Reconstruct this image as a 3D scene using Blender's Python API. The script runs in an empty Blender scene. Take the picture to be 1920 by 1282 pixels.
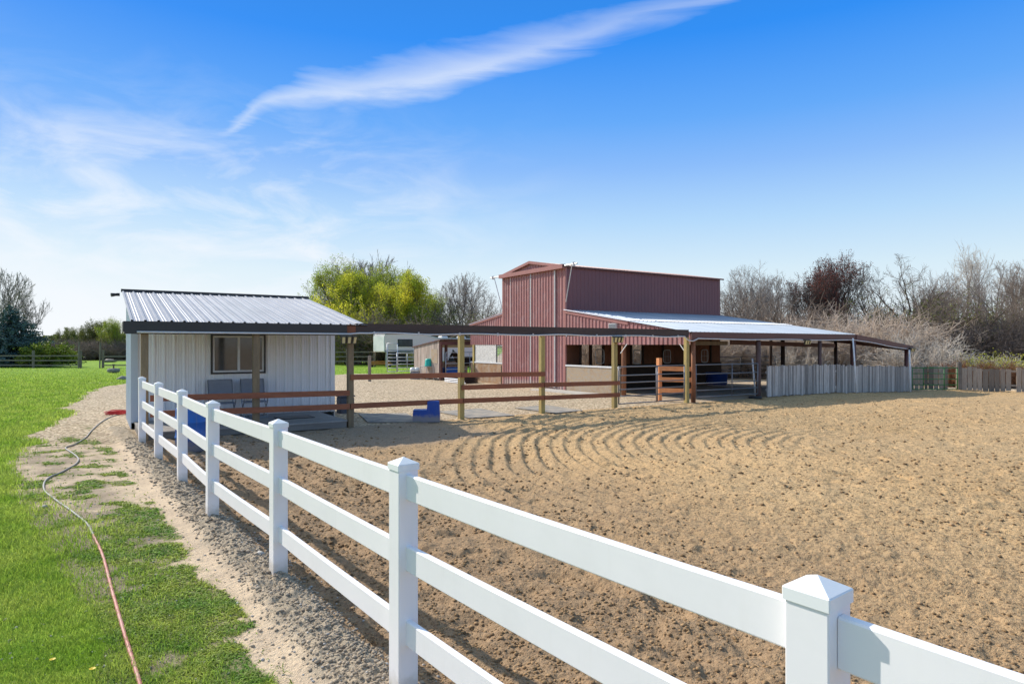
import bpy, math, random
import numpy as np
from mathutils import Vector, Matrix, Euler
random.seed(7); np.random.seed(7)
C = bpy.context.scene
COL = C.collection
H = 2.08; F = 1200.0; HY = 647.0
def G(px, py, z=0.0):
    Y = (H - z) * F / (py - HY); return ((px - 960) * Y / F, Y)
# arena frame: origin at the wooden corner post, u runs along the wooden fence, w away from the arena
A0 = (-4.12, 16.3); U = (.8391, .5440); W = (-.5440, .8391); ROT = math.atan2(U[1], U[0])
def P(s, t): return (A0[0] + U[0]*s + W[0]*t, A0[1] + U[1]*s + W[1]*t)
FP = (.878, 1.832); FD = (-.5966, .8025); FN = (-.8025, -.5966); FROT = math.atan2(FD[1], FD[0])
def sstep(a, b, x):
    k = np.clip((x-a)/(b-a), 0, 1); return k*k*(3-2*k)

# ------------------------------------------------------------------ noise
def _h(ix, iy, seed):
    n = (ix.astype(np.int64)*374761393 + iy.astype(np.int64)*668265263 + seed*974711) & 0x7fffffff
    n = ((n ^ (n >> 13)) * 1274126177) & 0x7fffffff
    return ((n ^ (n >> 16)) & 0xffff) / 65535.0
def vn(x, y, seed=0):
    x = np.asarray(x, float); y = np.asarray(y, float)
    ix = np.floor(x); iy = np.floor(y); fx = x-ix; fy = y-iy
    fx = fx*fx*(3-2*fx); fy = fy*fy*(3-2*fy)
    a = _h(ix, iy, seed); b = _h(ix+1, iy, seed); c = _h(ix, iy+1, seed); d = _h(ix+1, iy+1, seed)
    return (a*(1-fx)+b*fx)*(1-fy) + (c*(1-fx)+d*fx)*fy
def fbm(x, y, seed=0, o=3):
    r = 0; a = .5; t = 0
    for i in range(o):
        r = r + a*vn(x*2**i + 17.3*i, y*2**i - 9.1*i, seed+i); t += a; a *= .5
    return r/t

# ------------------------------------------------------------------ materials
MATS = {}
def nt(name):
    m = bpy.data.materials.new(name); m.use_nodes = True
    t = m.node_tree; b = t.nodes['Principled BSDF']; return m, t, b
def node(t, typ, **kw):
    n = t.nodes.new(typ)
    for k, v in kw.items(): setattr(n, k, v)
    return n
def mix(t, fac, a, b, mode='MIX'):
    n = node(t, 'ShaderNodeMix', data_type='RGBA', blend_type=mode)
    for i, v in ((0, fac), (6, a), (7, b)):
        if isinstance(v, bpy.types.NodeSocket): t.links.new(v, n.inputs[i])
        elif i == 0: n.inputs[0].default_value = v
        else: n.inputs[i].default_value = (*v[:3], 1)
    return n.outputs[2]
def noise(t, vec, scale, detail=3, rough=.55, dist=0):
    n = node(t, 'ShaderNodeTexNoise'); n.inputs['Scale'].default_value = scale
    n.inputs['Detail'].default_value = detail; n.inputs['Roughness'].default_value = rough; n.inputs['Distortion'].default_value = dist
    t.links.new(vec, n.inputs['Vector']); return n.outputs['Fac']
def ramp(t, v, a, b, lo=0., hi=1.):
    n = node(t, 'ShaderNodeMapRange'); t.links.new(v, n.inputs[0])
    for i, q in enumerate((a, b, lo, hi)): n.inputs[1+i].default_value = q
    return n.outputs[0]
def math_(t, op, a, b=None, c=None):
    n = node(t, 'ShaderNodeMath', operation=op)
    for i, v in enumerate((a, b, c)):
        if v is None: continue
        if isinstance(v, bpy.types.NodeSocket): t.links.new(v, n.inputs[i])
        else: n.inputs[i].default_value = v
    return n.outputs[0]
def attr(t, name):
    n = node(t, 'ShaderNodeAttribute'); n.attribute_name = name; return n.outputs['Fac']
def scaled(t, vec, s):
    n = node(t, 'ShaderNodeMapping'); n.inputs['Scale'].default_value = s; t.links.new(vec, n.inputs['Vector']); return n.outputs[0]
def mat(name, base, rough=.6, metal=0., alt=None, nscale=6., stretch=(1,1,1), lo=.35, hi=.7, grain=0., gscale=40., tone=.0, bump=0., spec=.5, dirt=None, splash=None):
    if name in MATS: return MATS[name]
    m, t, b = nt(name)
    co = node(t, 'ShaderNodeTexCoord').outputs['Object']
    v = scaled(t, co, stretch)
    col = None
    n1 = noise(t, v, nscale, 5)
    col = mix(t, ramp(t, n1, lo, hi), base, alt if alt else [c*.86 for c in base])
    if grain:
        g = noise(t, v, gscale, 4, .7)
        col = mix(t, ramp(t, g, .3, .7, 0, grain), col, [c*.35 for c in base])
    if dirt:
        d = noise(t, co, 2.3, 5, .65)
        col = mix(t, ramp(t, d, .5, .75, 0, .7), col, dirt)
    if splash:
        sx = node(t, 'ShaderNodeSeparateXYZ'); t.links.new(co, sx.inputs[0])
        zz = math_(t, 'SUBTRACT', sx.outputs[2], math_(t, 'MULTIPLY', noise(t, co, 9, 5, .7), splash[1]))
        col = mix(t, ramp(t, zz, -.02, splash[1]*.35, .75, 0), col, splash[0])
        sk = noise(t, scaled(t, co, (7,7,.6)), 3, 4, .6); col = mix(t, ramp(t, sk, .58, .8, 0, .10 if 'vinyl' in name else .35), col, splash[0])
    if tone:
        tn = ramp(t, attr(t, 'tone'), 0, 1, 1-tone, 1+tone)
        cc = node(t, 'ShaderNodeCombineColor')
        for i in range(3): t.links.new(tn, cc.inputs[i])
        col = mix(t, 1., col, cc.outputs[0], 'MULTIPLY')
    t.links.new(col, b.inputs['Base Color'])
    b.inputs['Roughness'].default_value = rough; b.inputs['Metallic'].default_value = metal
    b.inputs['Specular IOR Level'].default_value = spec
    if bump:
        bn = node(t, 'ShaderNodeBump'); bn.inputs['Strength'].default_value = bump; bn.inputs['Distance'].default_value = .01
        t.links.new(noise(t, v, gscale, 4, .7), bn.inputs['Height']); t.links.new(bn.outputs[0], b.inputs['Normal'])
    MATS[name] = m; return m
M = dict(
 vinyl=mat('white_vinyl', (.93,.905,.925), .38, alt=(.90,.88,.90), nscale=3, spec=.4, dirt=(.86,.84,.85), splash=((.62,.56,.47), .22)),
 vinyl_cap=mat('white_vinyl_cap', (.88,.89,.90), .35, alt=(.86,.87,.88), nscale=5, spec=.4),
 post=mat('treated_post', (.50,.385,.13), .75, alt=(.33,.25,.10), nscale=3, stretch=(2,2,.35), grain=.5, gscale=25, tone=.15, bump=.3),
 post_end=mat('grey_brown_post', (.32,.23,.13), .8, alt=(.22,.155,.095), nscale=3, stretch=(2,2,.3), grain=.5, gscale=22, bump=.3),
 rail=mat('stained_rail', (.40,.135,.060), .65, alt=(.26,.085,.042), nscale=2.5, stretch=(.5,3,3), grain=.5, gscale=18, tone=.2, bump=.25),
 beam=mat('dark_beam', (.105,.070,.060), .75, alt=(.065,.045,.040), nscale=2.5, stretch=(.4,3,3), grain=.4, gscale=18, tone=.2, bump=.3),
 fascia_black=mat('black_fascia', (.035,.034,.036), .5, nscale=2),
 fascia_brown=mat('brown_fascia', (.14,.055,.048), .55, alt=(.10,.045,.04), nscale=2, stretch=(.5,2,2), tone=.1),
 orange=mat('orange_boards', (.98,.42,.17), .65, alt=(.85,.32,.12), nscale=3, stretch=(.5,3,3), grain=.35, gscale=20, tone=.12),
 redpole=mat('orange_brown_pole', (.36,.15,.07), .75, alt=(.20,.09,.05), nscale=3, stretch=(3,3,.5), grain=.4, gscale=14),
 purplepole=mat('purple_brown_pole', (.15,.095,.095), .75, alt=(.10,.07,.05), nscale=3, stretch=(3,3,.5), grain=.4, gscale=14),
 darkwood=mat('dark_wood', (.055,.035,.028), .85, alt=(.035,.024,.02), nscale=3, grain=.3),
 conduit=mat('grey_conduit', (.72,.70,.70), .5),
 pvc=mat('white_pipe', (.93,.93,.94), .4),
 shed_wall=mat('white_metal_siding', (.93,.92,.91), .45, alt=(.87,.86,.86), nscale=1.2, spec=.4, splash=((.50,.45,.40), .5)),
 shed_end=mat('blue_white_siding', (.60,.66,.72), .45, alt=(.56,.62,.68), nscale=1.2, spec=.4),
 shed_roof=mat('grey_metal_roof', (.40,.41,.44), .5, metal=.15, alt=(.33,.34,.37), nscale=1.3, stretch=(2,.6,1)),
 galv_band=mat('bright_roof_band', (.80,.82,.85), .5, nscale=1.), galv=mat('galvanised_roof', (.44,.50,.58), .55, metal=.1, spec=.25, alt=(.34,.40,.48), nscale=.9, stretch=(1.5,.35,1)),
 trim=mat('galvanised_trim', (.62,.60,.60), .4, metal=.3),
 maroon=mat('maroon_siding', (.39,.175,.168), .5, alt=(.33,.142,.138), nscale=1.1, stretch=(1,1,.3), tone=.12, grain=.2, gscale=7, dirt=(.42,.27,.26), splash=((.42,.33,.29), .5)),
 maroon_shade=mat('maroon_shaded_siding', (.20,.075,.083), .5, alt=(.18,.07,.078), nscale=.7),  # same siding with shade put into the colour, for walls facing away from the sun
 maroon_trim=mat('maroon_trim', (.37,.155,.14), .5, alt=(.32,.135,.12), nscale=1.5),
 osb=mat('weathered_board', (.50,.36,.22), .85, alt=(.42,.38,.33), nscale=5, stretch=(1,1,2.5), grain=.6, gscale=22, bump=.3, dirt=(.30,.17,.09)),
 osb2=mat('stained_board', (.40,.22,.10), .85, alt=(.50,.40,.30), nscale=4, grain=.6, gscale=20, dirt=(.22,.10,.05)),
 whitepanel=mat('white_splattered_board', (.78,.76,.72), .8, alt=(.74,.71,.66), nscale=7, lo=.4, hi=.75, grain=.75, gscale=14),
 sill=mat('pale_sill', (.72,.72,.72), .6),
 ply=mat('stall_plywood', (.27,.105,.05), .8, alt=(.13,.055,.032), nscale=2, stretch=(1,1,.4), grain=.4, tone=.3),
 board=mat('grey_fence_board', (.60,.55,.51), .85, alt=(.38,.345,.32), nscale=3, stretch=(5,5,.5), grain=.6, gscale=16, tone=.42, bump=.4),
 board2=mat('brown_grey_fence_board', (.42,.345,.27), .85, alt=(.28,.23,.185), nscale=3, stretch=(5,5,.5), grain=.65, gscale=16, tone=.42, bump=.4),
 barnboard=mat('rustic_board', (.56,.47,.40), .85, alt=(.30,.21,.17), nscale=3, stretch=(4,4,.4), grain=.5, gscale=14, tone=.3),
 oldfence=mat('old_rail_wood', (.26,.22,.18), .9, alt=(.16,.14,.115), nscale=4, grain=.4),
 steel=mat('grey_gate_steel', (.22,.225,.25), .45, metal=.4),
 steel_pale=mat('pale_panel_steel', (.50,.52,.55), .4, metal=.4),
 steel_dark=mat('dark_panel_steel', (.035,.035,.04), .5, metal=.3),
 green=mat('green_gate_steel', (.03,.20,.045), .45),
 blue=mat('blue_plastic', (.015,.13,.50), .38, alt=(.03,.10,.30), nscale=3, lo=.45, hi=.75, dirt=(.10,.13,.25), splash=((.30,.25,.2), .3)),
 blueblock=mat('blue_step_plastic', (.012,.065,.36), .5, alt=(.02,.08,.36), dirt=(.10,.13,.28), splash=((.35,.29,.22), .25)),
 teal=mat('teal_plastic', (.015,.42,.34), .45),
 rubber_dark=mat('dark_grey_plastic', (.075,.085,.11), .6), rubber=mat('rubber_mat', (.17,.175,.185), .9, alt=(.46,.40,.32), nscale=2.2, lo=.3, hi=.6, grain=.4, gscale=60),
 black=mat('black_plastic', (.02,.02,.022), .5),
 cream=mat('lamp_lens', (.72,.60,.30), .4), lampbody=mat('lamp_body', (.10,.085,.06), .5),
 glass=mat('window_glass', (.11,.115,.125), .08, spec=.7, alt=(.06,.062,.07), nscale=1.2),
 deck=mat('deck_boards', (.42,.39,.36), .85, alt=(.22,.20,.19), nscale=3, stretch=(.6,5,1), grain=.4, gscale=18, tone=.15),
 deck_front=mat('deck_skirt', (.26,.235,.21), .85, alt=(.19,.17,.155), nscale=3, stretch=(.6,3,3), grain=.4),
 sling=mat('grey_sling', (.30,.31,.335), .7), alu=mat('chair_aluminium', (.35,.36,.39), .4, metal=.5),
 trailer=mat('trailer_skin', (.93,.72,.70), .5, alt=(.88,.68,.66)), trailer_w=mat('trailer_white', (.72,.72,.72), .35), trailer_g=mat('trailer_stripe', (.28,.27,.30), .4),
 trailer_cap=mat('trailer_cap', (.80,.80,.79), .25, alt=(.60,.62,.62), nscale=.8),
 horse=mat('bay_coat', (.035,.017,.012), .6, alt=(.022,.012,.01)), red=mat('red_plastic', (.55,.03,.03), .5),
 yellow=mat('yellow_plank', (.55,.22,.03), .6), stone=mat('field_stone', (.36,.33,.30), .9, alt=(.24,.22,.20), nscale=6, grain=.4),
 hose_grey=mat('grey_hose', (.30,.29,.28), .6, alt=(.24,.23,.22), nscale=8), hose_pink=mat('faded_red_hose', (.58,.24,.20), .6, alt=(.45,.14,.12), nscale=9, dirt=(.55,.42,.36)),
 concrete=mat('concrete', (.50,.47,.43), .9, alt=(.42,.40,.36), nscale=2),
 bark=mat('dark_bark', (.075,.060,.050), .9, alt=(.05,.04,.034), nscale=4), bark_grey=mat('grey_bark', (.20,.175,.155), .9, alt=(.13,.115,.10), nscale=4),
 twig_grey=mat('grey_twigs', (.34,.30,.27), .9, alt=(.24,.21,.19), nscale=.5), twig_brown=mat('brown_twigs', (.27,.21,.165), .9, alt=(.18,.14,.11), nscale=.5),
 twig_pink=mat('pinkish_twigs', (.66,.54,.43), .9, alt=(.46,.37,.30), nscale=.6), twig_dark=mat('dark_twigs', (.12,.095,.085), .9, alt=(.075,.062,.055), nscale=.5),
 twig_pale=mat('pale_twigs', (.60,.54,.46), .9, alt=(.46,.41,.36), nscale=.6),
 dandelion=mat('dandelion_petals', (.80,.55,.02), .6), stem=mat('green_stem', (.09,.20,.03), .6),
)
def leafmat(name, a, b, nscale=.6, trans=.25):
    m, t, bs = nt(name)
    co = node(t, 'ShaderNodeTexCoord').outputs['Object']
    col = mix(t, ramp(t, noise(t, co, nscale, 3), .38, .62), a, b)
    tn = ramp(t, attr(t, 'tone'), 0, 1, .5, 1.4)
    cc = node(t, 'ShaderNodeCombineColor')
    for i in range(3): t.links.new(tn, cc.inputs[i])
    col = mix(t, 1., col, cc.outputs[0], 'MULTIPLY')
    t.links.new(col, bs.inputs['Base Color']); bs.inputs['Roughness'].default_value = .6; bs.inputs['Specular IOR Level'].default_value = .25
    tr = node(t, 'ShaderNodeBsdfTranslucent'); t.links.new(col, tr.inputs['Color'])
    ms = node(t, 'ShaderNodeMixShader'); ms.inputs[0].default_value = trans
    t.links.new(bs.outputs[0], ms.inputs[1]); t.links.new(tr.outputs[0], ms.inputs[2])
    t.links.new(ms.outputs[0], t.nodes['Material Output'].inputs[0]); return m
M['leaf_yg'] = leafmat('yellow_green_leaves', (.84,.78,.07), (.38,.46,.05), .30, .5)
M['leaf_g'] = leafmat('fresh_green_leaves', (.30,.42,.045), (.44,.48,.06), .5, .45)
M['leaf_olive'] = leafmat('olive_leaves', (.20,.22,.05), (.14,.16,.04), .5, .35)
M['leaf_red'] = leafmat('red_buds', (.24,.07,.045), (.15,.05,.04), .5)
M['leaf_spruce'] = leafmat('spruce_needles', (.13,.20,.18), (.06,.11,.105), 1.2, .05)
M['leaf_juniper'] = leafmat('juniper_needles', (.28,.32,.03), (.11,.16,.02), 1.2, .1)
M['leaf_dark'] = leafmat('dark_leaves', (.05,.065,.02), (.035,.045,.015), .8, .1)
M['grass'] = leafmat('grass_blades', (.26,.41,.045), (.44,.54,.10), 1.3, .5)
M['weed'] = leafmat('weed_leaves', (.15,.30,.03), (.36,.44,.06), 2.6, .35)
M['dry'] = leafmat('dry_twigs_leaves', (.30,.15,.07), (.22,.10,.05), 1.0, .1)

# ------------------------------------------------------------------ mesh builder
class MB:
    def __init__(s): s.v = []; s.f = []; s.t = []; s.sm = False
    def add(s, vs, fs, tone=None):
        n = len(s.v); s.v += [tuple(p) for p in vs]; tn = random.random() if tone is None else tone
        for f in fs: s.f.append(tuple(i+n for i in f)); s.t.append(tn)
        return s
    def box(s, x0, x1, y0, y1, z0, z1, mtx=None, tone=None, bev=0.):
        if bev:
            b = bev; vs = []; 
            prof = [(x0+b,y0),(x1-b,y0),(x1,y0+b),(x1,y1-b),(x1-b,y1),(x0+b,y1),(x0,y1-b),(x0,y0+b)]
            vs = [(x,y,z0) for x,y in prof] + [(x,y,z1-b) for x,y in prof]
            cx, cy = (x0+x1)/2, (y0+y1)/2
            vs += [(x0+b+ (0 if x < cx else x1-x0-2*b), y0+b+(0 if y < cy else y1-y0-2*b), z1) for x,y in prof]
            fs = [tuple(range(7,-1,-1)), tuple(range(16,24))]
            for r in (0, 8):
                for i in range(8): fs.append((r+i, r+(i+1)%8, r+8+(i+1)%8, r+8+i))
            fs[1] = (16,18,20,22)
            vs2 = vs
        else:
            vs = [(x0,y0,z0),(x1,y0,z0),(x1,y1,z0),(x0,y1,z0),(x0,y0,z1),(x1,y0,z1),(x1,y1,z1),(x0,y1,z1)]
            fs = [(0,3,2,1),(4,5,6,7),(0,1,5,4),(1,2,6,5),(2,3,7,6),(3,0,4,7)]
        if mtx is not None: vs = [mtx @ Vector(p) for p in vs]
        return s.add(vs, fs, tone)
    def bar(s, a, b, w, h, tone=None, up=(0,0,1)):
        a = Vector(a); b = Vector(b); d = (b-a); L = d.length; d.normalize(); u = Vector(up)
        x = d.cross(u); 
        if x.length < 1e-4: x = Vector((1,0,0))
        x.normalize(); y = x.cross(d); vs = []
        for p in (a, b):
            for i, j in ((-1,-1),(1,-1),(1,1),(-1,1)): vs.append(p + x*i*w/2 + y*j*h/2)
        return s.add(vs, [(0,1,2,3),(7,6,5,4),(0,4,5,1),(1,5,6,2),(2,6,7,3),(3,7,4,0)], tone)
    def tube(s, pts, r, n=8, caps=True, tone=None):
        pts = [Vector(p) for p in pts]; k = len(pts); rs = r if isinstance(r, (list, tuple)) else [r]*k
        vs = []; px = None
        for i, p in enumerate(pts):
            d = (pts[min(i+1,k-1)] - pts[max(i-1,0)]); d.normalize() if d.length else None
            ref = px if px is not None else (Vector((0,0,1)) if abs(d.z) < .9 else Vector((1,0,0)))
            x = ref - d*ref.dot(d)
            if x.length < 1e-4: x = Vector((1,0,0)).cross(d)
            x.normalize(); px = x; y = d.cross(x)
            for j in range(n):
                a = 2*math.pi*j/n; vs.append(p + x*rs[i]*math.cos(a) + y*rs[i]*math.sin(a))
        fs = [(i*n+j, i*n+(j+1)%n, (i+1)*n+(j+1)%n, (i+1)*n+j) for i in range(k-1) for j in range(n)]
        if caps: fs += [tuple(range(n-1,-1,-1)), tuple((k-1)*n+j for j in range(n))]
        return s.add(vs, fs, tone)
    def lathe(s, prof, c=(0,0,0), n=24, tone=None):
        vs = []; k = len(prof)
        for r, z in prof:
            for j in range(n):
                a = 2*math.pi*j/n; vs.append((c[0]+r*math.cos(a), c[1]+r*math.sin(a), c[2]+z))
        fs = [(i*n+j, i*n+(j+1)%n, (i+1)*n+(j+1)%n, (i+1)*n+j) for i in range(k-1) for j in range(n)]
        fs += [tuple(range(n-1,-1,-1)), tuple((k-1)*n+j for j in range(n))]
        return s.add(vs, fs, tone)
    def prism(s, poly, o, ax, ay, az, tone=None):   # polygon in (ax, ay), extruded along az
        o, ax, ay, az = map(Vector, (o, ax, ay, az)); n = len(poly)
        a = [o+ax*p[0]+ay*p[1] for p in poly]; b = [p+az for p in a]
        return s.add(a+b, [tuple(range(n-1,-1,-1)), tuple(range(n,2*n))] + [(i,(i+1)%n,n+(i+1)%n,n+i) for i in range(n)], tone)
    def sheet(s, o, ax, ay, nrm, wid, top, bot=None, pitch=.229, rib=.02, rw=.035, minor=True, holes=()):
        """ribbed sheet: ribs run along ay; top/bot are functions (distance along ax) -> height along ay"""
        o, ax, ay, nrm = map(Vector, (o, ax, ay, nrm)); bot = bot or (lambda x: 0.)
        xs = []; k = 0; x = 0.
        while x < wid:
            xs += [(x, 0), (x+.012, rib), (x+.012+rw, rib), (x+.024+rw, 0)]
            if minor:
                c = x + .024+rw + (pitch-.024-rw)/2
                for q in (-.028, .028): xs += [(c+q-.012, 0), (c+q, rib*.22), (c+q+.012, 0)]
            x += pitch
        xs = [(a, h) for a, h in xs if a < wid] + [(wid, 0)]
        cuts = sorted({b for hh in holes for b in hh[:2]})
        for c in cuts: xs += [(c-.001, 0), (c+.001, 0)]
        xs.sort(key=lambda q: q[0])
        for (a, ha), (b, hb) in zip(xs[:-1], xs[1:]):
            if b-a < 1e-5: continue
            m = (a+b)/2; segs = [(bot, top)]
            for x0, x1, z0, z1 in holes:
                if x0 < m < x1: segs = [(bot, (lambda q, z=z0: z)), ((lambda q, z=z1: z), top)]
            tn = .5 + .5*math.sin(int(m/ (pitch*4))*12.9898)
            for b0, t0 in segs:
                if t0(m) - b0(m) < 1e-3: continue
                s.add([o+ax*a+ay*b0(a)+nrm*ha, o+ax*b+ay*b0(b)+nrm*hb, o+ax*b+ay*t0(b)+nrm*hb, o+ax*a+ay*t0(a)+nrm*ha], [(0,1,2,3)], tn)
        return s
    def build(s, name, mt, parent=None, smooth=False):
        me = bpy.data.meshes.new(name); me.from_pydata(s.v, [], s.f)
        at = me.attributes.new('tone', 'FLOAT', 'FACE'); at.data.foreach_set('value', s.t)
        me.materials.append(mt if not isinstance(mt, str) else M[mt])
        if smooth: me.polygons.foreach_set('use_smooth', [True]*len(s.f))
        me.update(); o = bpy.data.objects.new(name, me); COL.objects.link(o)
        if parent: o.parent = parent
        return o
def tag(o, label, cat, group=None, kind=None):
    o['label'] = label; o['category'] = cat
    if group: o['group'] = group
    if kind: o['kind'] = kind
    return o
def thing(name, label, cat, loc=(0,0,0), rz=0., group=None):
    o = bpy.data.objects.new(name, None); COL.objects.link(o); o.empty_display_size = .2
    o.location = loc; o.rotation_euler = (0,0,rz); return tag(o, label, cat, group)
def dup(o, parent=None):
    c = o.copy(); COL.objects.link(c)
    if parent: c.parent = parent
    for ch in list(o.children): dup(ch, c)
    return c
def npmesh(name, v, f, tones=None, mats=('grass',), smooth=False, attrs=None):
    """v (n,3), f (m,k) numpy"""
    me = bpy.data.meshes.new(name); n, k = f.shape
    me.vertices.add(len(v)); me.vertices.foreach_set('co', np.ascontiguousarray(v, np.float32).ravel())
    me.loops.add(n*k); me.loops.foreach_set('vertex_index', np.ascontiguousarray(f, np.int32).ravel())
    me.polygons.add(n); me.polygons.foreach_set('loop_start', np.arange(0, n*k, k, dtype=np.int32))
    if smooth: me.polygons.foreach_set('use_smooth', np.ones(n, bool))
    me.update(calc_edges=True)
    if tones is not None:
        at = me.attributes.new('tone', 'FLOAT', 'FACE'); at.data.foreach_set('value', np.ascontiguousarray(tones, np.float32))
    for an, av in (attrs or {}).items():
        at = me.attributes.new(an, 'FLOAT', 'POINT'); at.data.foreach_set('value', np.ascontiguousarray(av, np.float32))
    for m in mats: me.materials.append(M[m] if isinstance(m, str) else m)
    return me
def link(name, me, parent=None):
    o = bpy.data.objects.new(name, me); COL.objects.link(o)
    if parent: o.parent = parent
    return o

# ------------------------------------------------------------------ terrain
LAWN_EDGE = [(-60,36.5),(-21,35.3),(-20.6,32.4),(-18.4,27.4),(-15.4,22.1),(-12.6,17.8),(-10.9,14.6),(-9.5,12.3),(-8.3,10.5),(-7.1,9.0),(-6.25,8.1),(-5.2,7.1),(-4.2,6.04),(-3.5,5.28),(-2.5,3.93),(-1.9,2.9),(-1.2,1.4),(-.8,-2),(-.8,-8)]
LAWN_POLY = LAWN_EDGE + [(-60,-8)]
def inpoly(x, y, poly):
    r = np.zeros(np.shape(x), bool); n = len(poly); j = n-1
    for i in range(n):
        xi, yi = poly[i]; xj, yj = poly[j]
        if yi != yj:
            r ^= ((yi > y) != (yj > y)) & (x < (xj-xi)*(y-yi)/(yj-yi)+xi)
        j = i
    return r
def dfence(x, y): return (x-FP[0])*FN[0] + (y-FP[1])*FN[1]
def st(x, y): dx = x-A0[0]; dy = y-A0[1]; return dx*U[0]+dy*U[1], dx*W[0]+dy*W[1]
def base_z(x, y):
    s, t = st(x, y)
    return -.2*sstep(20, 28.5, s)*sstep(9, 22, y)
def far_z(x, y): return 0*x
def regions(x, y, jit=0):
    s, t = st(x, y); df = dfence(x, y)
    wob = (fbm(x*1.1, y*1.1, 5)-.5)*.9 * np.clip(y/12, .35, 1.5)
    lawn = inpoly(x+wob*.7+jit, y+wob*.4, LAWN_POLY)
    arena = (df < .0) & (t < .02) & (y < 32.0)
    yb = 37.5+.08*np.minimum(x, 0)+10*sstep(-14.5, -11.5, x)
    gravel = (~lawn) & (~arena) & (((t > .0) & (s < 12.6) & (y < yb)) | ((df >= 0) & (y > 15.2+wob))) & (y < yb)
    far_lawn = (~lawn) & (~arena) & (y >= yb) & (x < -3)
    return lawn | far_lawn, arena, gravel
RC = (8.2, 12.6)
def gz(x, y, fine=True):
    x = np.asarray(x, float); y = np.asarray(y, float)
    s, t = st(x, y); df = dfence(x, y); z = base_z(x, y)
    arena = sstep(0.1, -.25, df)*sstep(.25, -.25, t)*(y < 32.5)
    r = np.hypot(x-RC[0], y-RC[1]) + .35*(fbm(x*.4, y*.4, 3)-.5)+.035*(fbm(x*5, y*5, 19)-.5)
    ang = np.degrees(np.arctan2(y-RC[1], x-RC[0]))
    am = sstep(86, 112, np.abs(ang))*np.where(ang > 0, 1, sstep(-150+20*0, -172, ang)*.0 + sstep(-118, -160, ang))
    am = np.where(ang > 0, sstep(5, 75, ang), .45*sstep(-60, -90, ang)+.55*sstep(-85, -140, ang))
    rm = am*sstep(1.6, 3.2, r)*sstep(10.2, 8.6, r)
    ph = r/.30*2*np.pi
    ridge = (.5+.5*np.sin(ph+.5*np.sin(ph)))*(.7+.6*fbm(x*3, y*3, 9))
    z = z + arena*rm*.042*ridge*(.55+.8*vn(x*.9, y*.9, 13))
    # bank pushed up along the wooden fence and the pavilion
    z = z + arena*.07*np.exp(-((t+1.35+.25*np.sin(s*.6))/.35)**2)*sstep(.5, 3, s)*(.4+1.2*fbm(s*.9, t*3, 21))
    # rough tilled soil near the white fence
    rough = arena*sstep(-4.2, -1.0, df)
    z = z + rough*.085*(fbm(x*2.1, y*2.1, 31, 4)-.5)*1.6
    fur = np.sin((df+.5*fbm(x*.8, y*.8, 41))/.42*2*np.pi)
    z = z + rough*.018*fur
    z = z + arena*.035*(fbm(x*.7, y*.7, 51)-.5) + arena*.05*(fbm(x*2.4, y*2.4, 52, 3)-.5)*(.4+.9*vn(x*.25, y*.25, 53))
    # hoof dents and clods
    d1 = vn(x*3.1, y*3.1, 61); z = z - arena*(.035-.0*r)*sstep(.74, .88, d1)*(.3+.9*vn(x*.5, y*.5, 63))
    z = z + arena*.018*sstep(.72, .9, vn(x*4.3+3, y*4.3, 62))
    d2 = vn(x*1.55+9, y*1.55, 64); z = z - arena*.04*sstep(.80, .93, d2)*(1-.8*rm) + arena*.02*sstep(.66, .78, d2)*sstep(.84, .78, d2)*(1-.8*rm)
    if fine:
        z = z + arena*.040*(fbm(x*9, y*9, 71, 4)-.5)
        z = z + arena*.012*(fbm(x*38, y*38, 72, 2)-.5)
    # soil mound outside the white fence, then a trodden path
    out = sstep(-.1, .08, df)*(y < 16.5)
    mound = out*sstep(.48, .2, df+.12*(fbm(x*1.5, y*1.5, 81)-.5))
    z = z + mound*(.05+.07*(fbm(x*6, y*6, 82, 4)-.4)+(.06*(fbm(x*17, y*17, 83, 3)-.5) if fine else 0))
    pathm = out*sstep(.38, .5, df)
    z = z + pathm*(.02*(fbm(x*3, y*3, 84)-.5)+(.012*(fbm(x*20, y*20, 85, 3)-.5) if fine else 0))
    z = z + np.where((df > 3) | (y > 18), .05*(fbm(x*.3, y*.3, 91)-.5), 0)*(1-arena)*sstep(4, 10, y)*(df > 1.5)
    return z
def Z(x, y): return float(gz(np.array([x]), np.array([y]), False)[0])

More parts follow.
